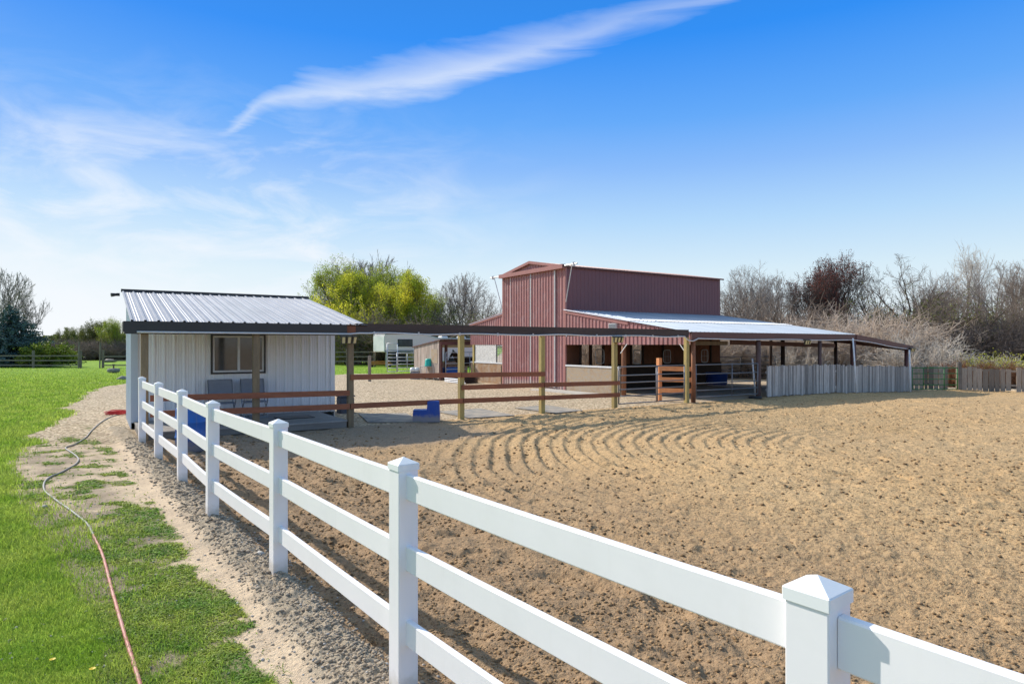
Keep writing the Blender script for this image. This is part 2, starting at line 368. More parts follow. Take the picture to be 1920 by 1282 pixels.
def ground_material():
    m, t, b = nt('ground_surface')
    co = node(t, 'ShaderNodeTexCoord').outputs['Object']
    # arena sand
    n_big = noise(t, co, .35, 4); n_mid = noise(t, co, 2.2, 5, .6); n_f = noise(t, co, 26, 4, .7); n_ff = noise(t, co, 90, 2, .7)
    sand = mix(t, ramp(t, n_mid, .35, .68), (.65,.43,.22), (.54,.355,.18))
    sand = mix(t, ramp(t, n_big, .4, .65, 0, .6), sand, (.59,.415,.23))
    sand = mix(t, ramp(t, n_f, .49, .65, 0, .8), sand, (.22,.14,.075))
    sand = mix(t, ramp(t, noise(t, co, 17, 3, .85), .555, .63, 0, .8), sand, (.13,.09,.06))
    sand = mix(t, ramp(t, n_ff, .56, .64, 0, .3), sand, (.80,.62,.36))
    vo = node(t, 'ShaderNodeTexVoronoi'); vo.inputs['Scale'].default_value = 7; vo.inputs['Randomness'].default_value = 1; t.links.new(co, vo.inputs['Vector'])
    speck = math_(t, 'MULTIPLY', ramp(t, vo.outputs['Distance'], .10, .19, 1, 0), ramp(t, noise(t, co, 1.1, 3), .42, .62))
    sand = mix(t, math_(t, 'MULTIPLY', speck, .75), sand, (.07,.045,.03))
    # near soil is darker and browner
    sand = mix(t, math_(t, 'MULTIPLY', attr(t, 'm_rough'), .85), sand, mix(t, ramp(t, n_f, .4, .7), (.38,.255,.155), (.19,.125,.08)))
    sand = mix(t, math_(t, 'MULTIPLY', attr(t, 'm_shed_shade'), .85), sand, mix(t, ramp(t, n_f, .4, .7), (.40,.30,.22), (.25,.185,.135)))  # shade in front of the shed painted into the sand as a darker tone
    # mound
    soil = mix(t, ramp(t, n_f, .4, .7), (.50,.41,.30), (.29,.235,.17))
    soil = mix(t, ramp(t, n_ff, .6, .75, 0, .6), soil, (.44,.40,.34))
    # trodden path
    path = mix(t, ramp(t, n_mid, .4, .65), (.72,.56,.39), (.58,.45,.32))
    path = mix(t, ramp(t, n_f, .55, .75, 0, .6), path, (.27,.21,.15))
    # gravel
    vg = node(t, 'ShaderNodeTexVoronoi'); vg.inputs['Scale'].default_value = 16; t.links.new(co, vg.inputs['Vector'])
    sp = node(t, 'ShaderNodeSeparateColor'); t.links.new(vg.outputs['Color'], sp.inputs[0])
    grav = mix(t, ramp(t, sp.outputs[0], .1, .95), (.40,.29,.18), (.85,.70,.50))
    grav = mix(t, ramp(t, n_big, .4, .65, 0, .4), grav, (.58,.46,.33))
    grav = mix(t, ramp(t, vg.outputs['Distance'], .45, .75, 0, .7), grav, (.16,.12,.08))
    # lawn
    law = mix(t, ramp(t, noise(t, co, .5, 4), .38, .62), (.18,.32,.025), (.27,.40,.04))
    law = mix(t, ramp(t, noise(t, co, 14, 4, .7), .45, .7, 0, .5), law, (.10,.20,.012))
    rough_d = mix(t, ramp(t, n_mid, .4, .65), (.40,.32,.235), (.28,.22,.16))
    rough_d = mix(t, ramp(t, n_f, .48, .68, 0, .7), rough_d, (.16,.125,.09))
    col = rough_d
    col = mix(t, attr(t, 'm_path'), col, path)
    col = mix(t, attr(t, 'm_gravel'), col, grav)
    weedy = mix(t, ramp(t, n_f, .4, .65), (.13,.17,.045), (.24,.20,.11))
    col = mix(t, attr(t, 'm_weed'), col, weedy)
    col = mix(t, attr(t, 'm_mound'), col, soil)
    col = mix(t, attr(t, 'm_arena'), col, sand)
    col = mix(t, attr(t, 'm_lawn'), col, law)
    t.links.new(col, b.inputs['Base Color']); b.inputs['Roughness'].default_value = .95; b.inputs['Specular IOR Level'].default_value = .15
    bn = node(t, 'ShaderNodeBump'); bn.inputs['Strength'].default_value = .9; bn.inputs['Distance'].default_value = .03
    hh = math_(t, 'ADD', n_f, math_(t, 'MULTIPLY', n_ff, .35)); hh = math_(t, 'SUBTRACT', hh, math_(t, 'MULTIPLY', vo.outputs['Distance'], -.25))
    t.links.new(hh, bn.inputs['Height']); t.links.new(bn.outputs[0], b.inputs['Normal'])
    return m
def build_ground():
    dense = np.linspace(-47, 47, 1120); coarse = np.linspace(47, 313, 90)[1:-1]
    th = np.radians(np.concatenate([dense, coarse])); nth = len(th)
    r = np.concatenate([[.02,.5,1.0,1.6,2.1], np.exp(np.linspace(math.log(2.5), math.log(48), 880)), np.exp(np.linspace(math.log(49.5), math.log(1500), 60))])
    nr = len(r)
    R, T = np.meshgrid(r, th, indexing='ij'); X = R*np.sin(T); Y = R*np.cos(T)
    Zz = gz(X, Y); s, t = st(X, Y); df = dfence(X, Y)
    lawn, arena, gravel = regions(X, Y)
    nz = fbm(X*2.5, Y*2.5, 7)
    out = (df > 0)
    a = dict(m_lawn=lawn.astype(float), m_arena=(arena ).astype(float),
             m_gravel=gravel.astype(float),
             m_mound=(out & (Y < 16))*sstep(.42, .27, df+.2*(nz-.5)),
             m_path=((df > .2) & (Y < 17))*sstep(.95, .6, df+.5*(nz-.5)) + ((df > .6) & (Y > 8) & (Y < 17))*(.25+.55*sstep(.35, .65, nz)),
             m_rough=arena*np.maximum(sstep(-7.5, -.8, df+2.5*(fbm(X*.6, Y*.6, 77)-.5)), .0),
             m_shed_shade=arena*sstep(-3.9, -3.2, t)*sstep(3.2, 1.6, s+.5*(nz-.5))*sstep(-.35, -.6, df),  # mask outlining the shed's cast shadow
             m_weed=((df > .5) & (Y < 17))*sstep(.44, .60, weedmask(X, Y))*.8)
    a['m_path'] = np.clip(a['m_path'] + ((~lawn) & (~arena) & (~gravel) & (Y > 20) & (s > 12))*.7, 0, 1)
    v = np.stack([X, Y, Zz], -1).reshape(-1, 3)
    i = np.arange(nr-1)[:, None]*nth; j = np.arange(nth)[None, :]; j2 = (j+1) % nth
    f = np.stack([i+j, i+nth+j, i+nth+j2, i+j2], -1).reshape(-1, 4)
    f = f[:, ::-1]
    fl = a['m_lawn'].ravel()[f[:, 0]] > .5; fa = (arena.ravel()[f[:, 0]]) & ~fl; fg = (gravel.ravel()[f[:, 0]]) & ~fl & ~fa; fd = ~(fl | fa | fg)
    gm = ground_material()
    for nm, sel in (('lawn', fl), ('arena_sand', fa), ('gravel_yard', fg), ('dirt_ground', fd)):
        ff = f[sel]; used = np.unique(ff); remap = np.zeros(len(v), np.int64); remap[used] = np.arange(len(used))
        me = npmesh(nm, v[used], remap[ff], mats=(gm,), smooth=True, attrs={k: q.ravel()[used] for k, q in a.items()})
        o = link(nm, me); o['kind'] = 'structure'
def weedmask(x, y):
    df = dfence(x, y)
    wd_ = (fbm(x*1.3, y*1.3, 102, 3)-.5)*.5
    return fbm(x*3.1, y*3.1, 101, 4) + .12*sstep(7.0, 5.0, y) + .075*sstep(.45, .6, df+wd_*.4)*sstep(1.45, 1.1, df+wd_)*sstep(10.5, 8.5, y) - .035 - .25*sstep(.66, .5, df+wd_*.4) - .02*sstep(8.5, 10, y) - .06*sstep(13.5, 15, y) - .05*sstep(1.7, 2.2, df)*sstep(6, 8, y)
build_ground()

# ------------------------------------------------------------------ grass, weeds, clods
def blades(x, y, h, w, lean, seed, segs=2):
    rs = np.random.RandomState(seed); n = len(x); z = gz(x, y, False)-.006
    a = rs.rand(n)*2*np.pi; dx = np.cos(a); dy = np.sin(a); la = rs.rand(n)*2*np.pi; lx = np.cos(la)*lean; ly = np.sin(la)*lean
    v = np.zeros((n, 5, 3)); b = np.stack([x, y, z], -1)
    wv = np.stack([dx*w, dy*w, 0*w], -1)/2; l = np.stack([lx*h, ly*h, 0*h], -1); up = np.stack([0*h, 0*h, h], -1)
    v[:, 0] = b-wv; v[:, 1] = b+wv; v[:, 2] = b+wv*.8+l*.3+up*.6; v[:, 3] = b-wv*.8+l*.3+up*.6; v[:, 4] = b+l+up*(1-.3*lean)[:, None]
    i = np.arange(n)[:, None]*5
    q = np.concatenate([i+np.array([[0,1,2,3]]), i+np.array([[3,2,4,4]])], 0)
    return v.reshape(-1, 3), i, rs.rand(n)
def blade_mesh(name, x, y, h, w, lean, seed, m):
    v, i, tn = blades(x, y, h, w, lean, seed)
    tri = np.concatenate([i+np.array([[0,1,2]]), i+np.array([[0,2,3]]), i+np.array([[3,2,4]])], 0)
    return npmesh(name, v, tri, np.tile(tn, 3), (m,), True)
def sample(n, y0, y1, seed, aw=44, pw=1.):
    rs = np.random.RandomState(seed); u = rs.rand(n)
    yy = y0*(y1/y0)**(u**pw); xx = (rs.rand(n)*2-1)*math.tan(math.radians(aw))*yy*1.02; return xx, yy, rs
xx, yy, rs = sample(1700000, 2.6, 58, 11)
keep = xx < 0; xx, yy = xx[keep], yy[keep]
jit = rs.randn(len(xx))*.10 + np.abs(rs.randn(len(xx)))*.85*(rs.rand(len(xx)) < .42)*sstep(11, 7, yy)
lawn, arena, gravel = regions(xx, yy, -jit)
inside = lawn & ((dfence(xx, yy) > .8) | (yy > 14))
xx, yy = xx[inside], yy[inside]
sel = rs.rand(len(xx)) < np.clip(.50+.7*fbm(xx*2, yy*2, 8), 0, 1)*(1-.75*sstep(26, 56, yy)); xx, yy = xx[sel], yy[sel]
sc = np.clip(yy/6, .75, 4.5)
h = (.035+.055*rs.rand(len(xx)))*(.6+.8*fbm(xx*1.3, yy*1.3, 4))*np.clip(sc, .8, 1.5)
GR = link('lawn_grass', blade_mesh('lawn_grass', xx, yy, h, .0045*sc*1.1, .35+.5*rs.rand(len(xx)), 12, 'grass'))
tag(GR, 'bright green lawn grass growing left of the bare dirt strip', 'grass', kind='stuff')
# weeds: low leaf clumps on the dirt strip
xx, yy, rs = sample(900000, 2.6, 15, 21)
keep = (xx < 0) & (xx > -14); xx, yy = xx[keep], yy[keep]
lawn, arena, gravel = regions(xx, yy); df = dfence(xx, yy)
keep = (~lawn) & (df > .5) & (df < 4.5); xx, yy, df = xx[keep], yy[keep], df[keep]
wm = weedmask(xx, yy); keep = rs.rand(len(xx)) < sstep(.50, .60, wm)*.75+.02; xx, yy = xx[keep], yy[keep]
sc = np.clip(yy/5, .8, 2.2); n = len(xx)
h = (.012+.028*rs.rand(n))*(.6+.9*vn(xx*5, yy*5, 6))
WD = link('weed_patches', blade_mesh('weed_patches', xx, yy, h, .011*sc*(.5+.7*rs.rand(n)), 1.1+1.2*rs.rand(n), 22, 'weed'))
tag(WD, 'low green weeds spreading over the dirt strip beside the hose', 'weeds', kind='stuff')
xx, yy, rs = sample(260000, 2.6, 18, 25)
keep = (xx < 0) & (xx > -14); xx, yy = xx[keep], yy[keep]; df = dfence(xx, yy)
keep = (df > .45) & (df < 5) & (~regions(xx, yy)[0]) & (rs.rand(len(xx)) < sstep(.35, .6, fbm(xx*2.2, yy*2.2, 26))*.5); xx, yy = xx[keep], yy[keep]; n = len(xx); sc = np.clip(yy/5, .8, 2.4)
M['litter'] = mat('dead_grass', (.46,.35,.21), .9, alt=(.24,.17,.10), nscale=3, tone=.4)
o = link('dead_grass', blade_mesh('dead_grass', xx, yy, .006+.010*rs.rand(n), .0045*sc, 3.0+3*rs.rand(n), 27, 'litter'))
tag(o, 'brown dead grass litter lying over the bare dirt by the hose', 'dead grass', kind='stuff')
def lumps(name, x, y, r, seed, m, flat=.65, sink=.25):
    rs = np.random.RandomState(seed); n = len(x); z = gz(x, y, True)+r*(flat-sink)*.4
    base = np.array([(1,0,0),(.5,.87,0),(-.5,.87,0),(-1,0,0),(-.5,-.87,0),(.5,-.87,0),(.45,.25,.8),(-.45,.3,.75),(0,-.5,.8),(0,0,-.7)], float)
    v = base[None]*(1+.5*(rs.rand(n, 10, 1)-.5)); v[:, :, 2] *= flat
    a = rs.rand(n)*6.283; c, s = np.cos(a)[:, None], np.sin(a)[:, None]
    vx = v[:, :, 0]*c - v[:, :, 1]*s; vy = v[:, :, 0]*s + v[:, :, 1]*c
    v = np.stack([vx, vy, v[:, :, 2]], -1)*r[:, None, None]*(1+.35*(rs.rand(n, 1, 3)-.5)) + np.stack([x, y, z], -1)[:, None]
    T = np.array([(0,1,6),(1,2,7),(2,3,7),(3,4,8),(4,5,8),(5,0,6),(1,7,6),(3,8,7),(5,6,8),(6,7,8),(1,0,9),(2,1,9),(3,2,9),(4,3,9),(5,4,9),(0,5,9)])
    f = (np.arange(n)[:, None, None]*10 + T[None]).reshape(-1, 3)
    return npmesh(name, v.reshape(-1, 3), f, np.repeat(rs.rand(n), 16), (m,))
M['clod'] = mat('soil_clod', (.46,.375,.28), .95, alt=(.31,.255,.195), nscale=2, tone=.35, grain=.3, gscale=60, spec=.1)
M['sandclod'] = mat('sand_clod', (.36,.235,.13), .95, alt=(.24,.155,.08), nscale=2, tone=.45, spec=.1)
M['pebble'] = mat('pebble', (.48,.45,.41), .85, alt=(.36,.33,.30), nscale=3, tone=.3)
xx, yy, rs = sample(160000, 3.0, 14, 31); df = dfence(xx, yy)
keep = (df > -.12) & (df < .62) & (rs.rand(len(xx)) < sstep(.46, .22, df)*.95+.025); xx, yy = xx[keep], yy[keep]; n = len(xx)
o = link('soil_clods', lumps('soil_clods', xx, yy, (.006+.016*rs.rand(n)**3)*np.clip(yy/6, .9, 1.6), 32, 'clod')); tag(o, 'grey brown soil clods heaped along the foot of the white fence', 'soil clods', kind='stuff')
xx, yy, rs = sample(120000, 3.0, 24, 41); df = dfence(xx, yy); s_, t_ = st(xx, yy)
keep = (df < -.1) & (t_ < -.3); xx, yy = xx[keep], yy[keep]; k2 = rs.rand(len(xx)) < (.25+.75*sstep(-5, -1, dfence(xx, yy)))*(vn(xx*1.2, yy*1.2, 3)*.9+.1); xx, yy = xx[k2], yy[k2]; n = len(xx)
o = link('sand_clods', lumps('sand_clods', xx, yy, (.005+.017*rs.rand(n)**3)*np.clip(yy/6, .9, 1.7), 42, 'sandclod')); tag(o, 'brown crumbs and clods of sand scattered over the riding arena', 'sand clods', kind='stuff')
xx, yy, rs = sample(9000, 3.2, 16, 51); df = dfence(xx, yy)
keep = (df > -.3) & (df < 3.0); xx, yy = xx[keep], yy[keep]; n = len(xx)
o = link('pebbles', lumps('pebbles', xx, yy, .004+.012*rs.rand(n)**3, 52, 'pebble', .7)); tag(o, 'small pale pebbles strewn over the dirt beside the white fence', 'pebbles', kind='stuff')
for px, py, r, lab in ((83,951,.055,'smooth pale stone lying beside the bend of the hose'), (488,1050,.045,'tan stone at the foot of the white fence post'), (392,959,.03,'small grey stone between two white fence posts')):
    x, y = G(px, py); tag(link('stone', lumps('stone', np.array([x]), np.array([y]), np.array([r]), int(px), 'pebble', .6)), lab, 'stone')
for px, py, lab in ((97,1250,'yellow dandelion flower at the left of the lawn edge'), (172,1270,'yellow dandelion flower nearest the red hose')):
    x, y = G(px, py); z = Z(x, y); d = thing('dandelion', lab, 'flower', (x, y, z))
    MB().tube([(0,0,0),(.004,0,.05)], .002, 5).build('stem', 'stem', d)
    m = MB()
    for k in range(14):
        a = k*.449; m.add([(.004,0,.05),(.004+.018*math.cos(a),.018*math.sin(a),.056),(.004+.018*math.cos(a+.4),.018*math.sin(a+.4),.056)], [(0,1,2)])
    m.build('petals', 'dandelion', d)

# ------------------------------------------------------------------ white vinyl fence
vf = thing('vinyl_fence', 'white vinyl three rail fence running along the arena to the shed', 'fence', (FP[0], FP[1], 0), FROT)
FPOSTS = [(2.321, -.109), (.878, 1.832), (-.640, 3.773), (-2.085, 5.714), (-3.585, 7.655), (-4.945, 9.596), (-6.376, 11.54), (-7.79, 13.478)]
vinv = (Matrix.Translation((FP[0], FP[1], 0)) @ Matrix.Rotation(FROT, 4, 'Z')).inverted()
PH = 1.378
for i, (x, y) in enumerate(FPOSTS):
    a = FPOSTS[max(i-1, 0)]; b = FPOSTS[min(i+1, 7)]; ang = math.atan2(b[1]-a[1], b[0]-a[0])
    T = vinv @ Matrix.Translation((x, y, 0)) @ Matrix.Rotation(ang, 4, 'Z') @ Euler((random.uniform(-.004,.004), random.uniform(-.004,.004), 0)).to_matrix().to_4x4()
    wp = .0635
    p = MB().box(-wp, wp, -wp, wp, -.4, PH, T, bev=.004).build('post', 'vinyl', vf)
    c = MB(); w2 = wp+.006; z0 = PH-.026
    c.box(-w2, w2, -w2, w2, z0, PH+.012, T, bev=.003)
    zz = PH+.0125; w3 = w2-.003
    c.add([T @ Vector(q) for q in ((-w3,-w3,zz),(w3,-w3,zz),(w3,w3,zz),(-w3,w3,zz),(0,0,zz+.034))], [(0,1,4),(1,2,4),(2,3,4),(3,0,4)])
    c.build('cap', 'vinyl_cap', p)
for (ax, ay), (bx2, by2) in zip(FPOSTS[:-1], FPOSTS[1:]):
    L_ = math.hypot(bx2-ax, by2-ay); T = vinv @ Matrix.Translation((ax, ay, 0)) @ Matrix.Rotation(math.atan2(by2-ay, bx2-ax), 4, 'Z')
    for zt in (1.330, .916, .484):
        h = .146; m = MB(); w = .019; sag = random.uniform(.002, .008)
        prof = [(-w, .006), (-w+.005, 0), (w-.005, 0), (w, .006), (w, h-.006), (w-.005, h), (-w+.005, h), (-w, h-.006)]
        vs = []
        for x in np.linspace(.0637, L_-.0637, 7):
            q = x/L_; dz = -sag*4*q*(1-q)
            vs += [T @ Vector((x, py_, zt-h+pz+dz)) for py_, pz in prof]
        fs = [(i*8+j, i*8+(j+1)%8, (i+1)*8+(j+1)%8, (i+1)*8+j) for i in range(6) for j in range(8)] + [tuple(range(8)), tuple(48+j for j in range(7,-1,-1))]
        m.add(vs, [f[::-1] for f in fs]); m.build('rail', 'vinyl', vf)

# ------------------------------------------------------------------ wooden fence with overhead beam
wf = thing('wooden_fence', 'brown two rail fence with square posts carrying a dark overhead beam', 'fence', (*A0, 0), ROT)
PS = {'A': 0, 'B': 3.2, 'C': 6.0, 'D': 8.95, 'E': 12.4}
hw = .072
for k, s_ in PS.items():
    MB().box(s_-hw, s_+hw, -hw, hw, -.3, 2.36, bev=.006).build('post', 'post_end' if k == 'A' else 'post', wf)
def railseg(s0, s1, z0, z1, h=.135):
    MB().bar((s0, -hw-.021, z0-h/2), (s1, -hw-.021, z1-h/2), .04, h, up=(0,0,1)).build('rail', 'rail', wf)
railseg(-4.45, -.05, 1.0, .94); railseg(-4.45, -.05, .66, .60)
railseg(-.02, 3.15, 1.335, 1.315); railseg(3.17, 6.05, 1.31, 1.27)
railseg(3.17, 6.0, .96, .94); railseg(6.02, 9.1, .94, .90)
railseg(-.02, 3.2, .605, .585); railseg(3.22, 6.0, .585, .55); railseg(6.02, 9.1, .545, .51)
bm = MB(); bx = [.12, 3.2, 6.0, 8.95, 12.44]
for a, b in zip(bx[:-1], bx[1:]): bm.bar((a, -.03, 2.50), (b-.004, -.03, 2.50), .09, .27)
bm.build('header_beam', 'beam', wf)
MB().bar((-.12, -.077, 2.475), (.115, -.077, 2.475), .004, .27).build('beam_end', 'rail', wf)
# conduit clipped under the beam
cd = thing('conduit', 'thin grey electrical conduit sagging along the beam from shed to barn', 'conduit', (*A0, 0), ROT)
pts = []
for s_ in np.linspace(-4.7, 12.2, 70):
    wv = .022*math.sin(s_*2.1)*(1 if .5 < s_ < 12 else 0)*(.4+.6*math.sin(s_*.7)**2)
    pts.append((s_, -.10 if s_ > 0 else -.14, 2.385+wv + (.0 if s_ > 0 else -.025)))
pts += [(12.3,-.10,2.29),(12.4,-.11,2.24),(12.6,-.13,2.23),(12.75,-.14,2.28),(12.85,-.14,2.32)]
for s_ in np.linspace(13.2, 23.2, 24): pts.append((s_, -.145, 2.30-.012*math.sin(s_*1.3)))
for k in range(8): pts.append((23.6+k*.62, -.15, 2.27-.055*k+.02*math.sin(k)))
MB().tube(pts, .022, 7).build('pipe', 'conduit', cd, True)
for s_ in np.arange(.6, 12, 1.25): MB().box(s_-.014, s_+.014, -.126, -.076, 2.345, 2.43).build('clip', 'conduit', cd)
def flood(s_, t_, z, lab):
    x, y = P(s_, t_); f = thing('flood_light', lab, 'flood light', (x, y, z), ROT, 'flood lights under the beam and eave')
    MB().box(-.21, .21, -.0, .04, .0, .05).build('bracket', 'lampbody', f)
    for k in (-1, 0, 1):
        T = Matrix.Translation((k*.14, -.05, -.07)) @ Euler((math.radians(18), 0, math.radians(14*k))).to_matrix().to_4x4()
        hd = MB().box(-.062, .062, -.02, .045, -.095, .095, T)
        for q in range(5): hd.box(-.06, .06, .045, .06, -.08+q*.035, -.07+q*.035, T)
        h_ = hd.build('lamp_head', 'lampbody', f)
        ln = MB().box(-.034, .034, -.026, -.0205, -.078, .078, T); ln.build('lens', 'cream', h_)
flood(-.12, -.22, 2.28, 'triple flood light on the beam end beside the shed roof')
flood(8.95, -.16, 2.33, 'triple flood light on the beam above the grey gate')
flood(19.45, -.2, 2.27, 'triple flood light on the brown pavilion eave over the grey board fence')
flood(28.15, -.25, 1.92, 'triple flood light at the far low corner of the pavilion roof')

# ------------------------------------------------------------------ shed
sh = thing('shed', 'small white metal shed with a ribbed grey roof and covered porch', 'shed', (*A0, 0), ROT)
S0, S1, T0, T1 = -4.7, .37, 2.5, 5.35
def zr(t): return 2.60 + t*.182          # roof underside height
win = (-2.86, -1.58, 1.36, 2.33)
m = MB(); m.sheet((S0, T0, 0), (1,0,0), (0,0,1), (0,-1,0), S1-S0, lambda x: zr(T0)-.03, lambda x: .16, rib=.022, rw=.04, holes=[(win[0]-S0, win[1]-S0, win[2], win[3])])
m.build('front_wall', 'shed_wall', sh)
MB().box(S1-.11, S1+.012, T0-.035, T0+.02, .16, zr(T0)-.04).build('corner_trim', 'shed_wall', sh)
MB().box(S0-.012, S0+.14, T0-.035, T0+.02, .16, zr(T0)-.04).build('corner_trim', 'shed_end', sh)
m = MB(); m.sheet((S0, T1, 0), (0,-1,0), (0,0,1), (-1,0,0), T1-T0, lambda x: zr(T1-x)-.03, lambda x: .0, rib=.018); m.build('end_wall', 'shed_end', sh)
m = MB(); m.sheet((S1, T0, 0), (0,1,0), (0,0,1), (1,0,0), T1-T0, lambda x: zr(T0+x)-.03, lambda x: .0, rib=.018); m.build('end_wall', 'shed_wall', sh)
m = MB(); m.sheet((S1, T1, 0), (-1,0,0), (0,0,1), (0,1,0), S1-S0, lambda x: zr(T1)-.03, lambda x: .0, rib=.018); m.build('rear_wall', 'shed_wall', sh)
L = math.hypot(5.55, 5.55*.182); ay = Vector((0, 1, .182)).normalized(); nn = Vector((0, -.182, 1)).normalized()
m = MB(); m.sheet((-4.82, -.12, 2.615-.02), (1,0,0), ay, nn, .42+4.82, lambda x: L, pitch=.25, rib=.028, rw=.035); m.build('roof', 'shed_roof', sh)
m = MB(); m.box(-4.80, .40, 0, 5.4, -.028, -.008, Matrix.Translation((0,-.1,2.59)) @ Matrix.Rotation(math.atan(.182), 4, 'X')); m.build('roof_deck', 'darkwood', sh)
MB().bar((-4.84, 5.43, 3.635), (.44, 5.43, 3.635), .06, .09).build('ridge_cap', 'fascia_black', sh)
m = MB(); m.bar((-4.93, -.095, 2.455), (-.12, -.095, 2.455), .04, .27); m.build('fascia', 'fascia_black', sh)
MB().box(-4.95, -4.93, -.10, .6, 2.36, 2.585).build('fascia_return', 'fascia_black', sh)
for s_ in (-4.55, -2.27): MB().box(s_-hw, s_+hw, -.06, .085, .19 if s_ > -3 else -.2, 2.36, bev=.006).build('porch_post', 'post_end', sh)
wn = MB(); x0, x1, z0, z1 = win
for a, b, c, d in ((x0-.045, x1+.045, z1, z1+.045), (x0-.045, x1+.045, z0-.045, z0), (x0-.045, x0, z0, z1), (x1, x1+.045, z0, z1)): wn.box(a, b, T0-.045, T0-.0, c, d)
wn = wn.build('window', 'fascia_black', sh)
fr = MB()
for a, b, c, d in ((x0+.001, x1-.001, z1-.05, z1-.001), (x0+.001, x1-.001, z0+.001, z0+.05), (x0+.001, x0+.045, z0+.05, z1-.05), (x1-.045, x1-.001, z0+.05, z1-.05), (-2.25, -2.19, z0+.05, z1-.05)): fr.box(a, b, T0-.03, T0+.03, c, d)
fr.build('frame', 'sill', wn)
MB().box(x0+.045, -2.25, T0+.0, T0+.008, z0+.05, z1-.05).build('pane', 'glass', wn)
MB().box(-2.19, x1-.045, T0-.010, T0-.002, z0+.05, z1-.05).build('pane', 'glass', wn)
MB().box(S0+.05, S1-.05, T0+.9, T0+.95, .2, 3).build('inner_partition', 'deck_front', sh)
wl = thing('security_light', 'small black security lamp on the top left corner of the shed roof', 'lamp', (*P(-4.9, 5.35), 3.52), ROT)
m = MB(); m.box(-.05,.03,-.05,.03,-.05,.03); m.tube([(-.03,-.02,-.01),(-.18,-.06,-.03)], [.035,.055], 10); m.build('lamp_body', 'black', wl)
# deck
dk = thing('deck', 'low grey timber deck under the shed porch', 'deck', (*A0, 0), ROT)
m = MB()
for t_ in np.arange(.0, 2.44, .145): m.box(-4.64, -2.05, t_, t_+.137, .155, .19)
for t_ in np.arange(.06, 2.44, .145): m.box(-2.02, -.12, t_-.20 if t_ < .1 else t_, t_+.137, .16, .195)
m.build('deck_board', 'deck', dk)
m = MB(); m.box(-4.62, -2.06, .012, .05, .015, .153); m.box(-2.01, -.14, -.125, -.09, .015, .158); m.box(-4.63, -4.60, .052, 2.45, -.05, .15); m.box(-.16, -.125, -.088, 2.45, .015, .158); m.build('skirt_board', 'deck_front', dk)
dm = thing('door_mat', 'dark bordered doormat lying on the shed deck', 'mat', (*P(-1.1, 1.15), .198), ROT)
MB().box(-.45,.45,-.32,.32,0,.012).build('border', 'black', dm); MB().box(-.38,.38,-.25,.25,.0122,.0155).build('pile', 'deck_front', dm)
# chairs on the deck
def chair(s_, lab):
    c = thing('folding_chair', lab, 'chair', (*P(s_, 1.95), .195), ROT, 'folding chairs on the shed deck')
    fr = MB()
    for x in (-.29, .29):
        fr.tube([(x,.28,.0),(x,-.22,.42),(x,-.25,.60)], .013, 7); fr.tube([(x,-.28,0),(x,.14,.42),(x,.30,.98)], .013, 7)
        fr.tube([(x,-.27,.60),(x,.18,.62)], .017, 7)
    fr.tube([(-.29,.30,.98),(.29,.30,.98)], .013, 7); fr.tube([(-.29,.28,.01),(.29,.28,.01)], .012, 7); fr.tube([(-.29,-.28,.01),(.29,-.28,.01)], .012, 7); fr.tube([(-.29,-.24,.40),(.29,-.24,.40)], .012, 7)
    fr.build('frame', 'alu', c, True)
    MB().prism([(-.275,0),(.275,0),(.275,.05),(-.275,.05)], (0,.163,.50), (1,0,0), (0,.28,.96), (0,.01,0)).build('_', 'sling', c) if False else None
    b = MB(); b.add([(-.28,.155,.48),(.28,.155,.48),(.28,.295,.975),(-.28,.295,.975),(-.28,.167,.48),(.28,.167,.48),(.28,.307,.975),(-.28,.307,.975)], [(0,1,2,3),(7,6,5,4),(0,4,5,1),(1,5,6,2),(2,6,7,3),(3,7,4,0)]); b.build('backrest', 'sling', c)
    q = MB(); q.box(-.28,.28,-.23,.14,.405,.417); q.build('seat', 'sling', c)
chair(-2.72, 'grey folding chair left of the porch post'); chair(-1.93, 'grey folding chair partly behind the porch post')
# barrels
def barrel(x, y, mt, lab, h=.9, r=.29):
    b = thing('barrel', lab, 'barrel', (x, y, Z(x, y)-.01))
    MB().lathe([(r*.93,0),(r*.98,.03),(r,.08),(r,.27),(r+.012,.29),(r+.012,.31),(r,.33),(r,.57),(r+.012,.59),(r+.012,.61),(r,.63),(r,.80),(r*.97,.86),(r*.9,.885)], n=32).build('drum', mt, b, True)
    MB().lathe([(r*.9,.8855),(r*.9,.9),(r*.84,.9),(r*.83,.893)], n=32).build('lid', mt, b)
    MB().lathe([(.03,.894),(.03,.91)], (r*.5,.05,0), 12).build('bung', 'black', b)
bx_, by_ = G(347, 846); barrel(bx_, by_+.25, 'blue', 'tall blue plastic barrel behind the white fence beside the deck')
# mounting block
x, y = G(797, 791); mb = thing('mounting_block', 'blue plastic two step mounting block by the wooden fence', 'mounting block', (x, y+.22, Z(x, y)), ROT-.5)
poly = [(-.36,0),(-.34,.30),(.03,.31),(.05,.56),(.36,.56),(.38,0)]
m = MB().prism(poly, (0,-.24,0), (1,0,0), (0,0,1), (0,.48,0)); m.build('steps', 'blueblock', mb)
MB().box(-.34,.02,-.22,.22,.308,.318).build('tread', 'blueblock', mb); MB().box(.07,.34,-.22,.22,.5605,.568).build('tread', 'blueblock', mb)
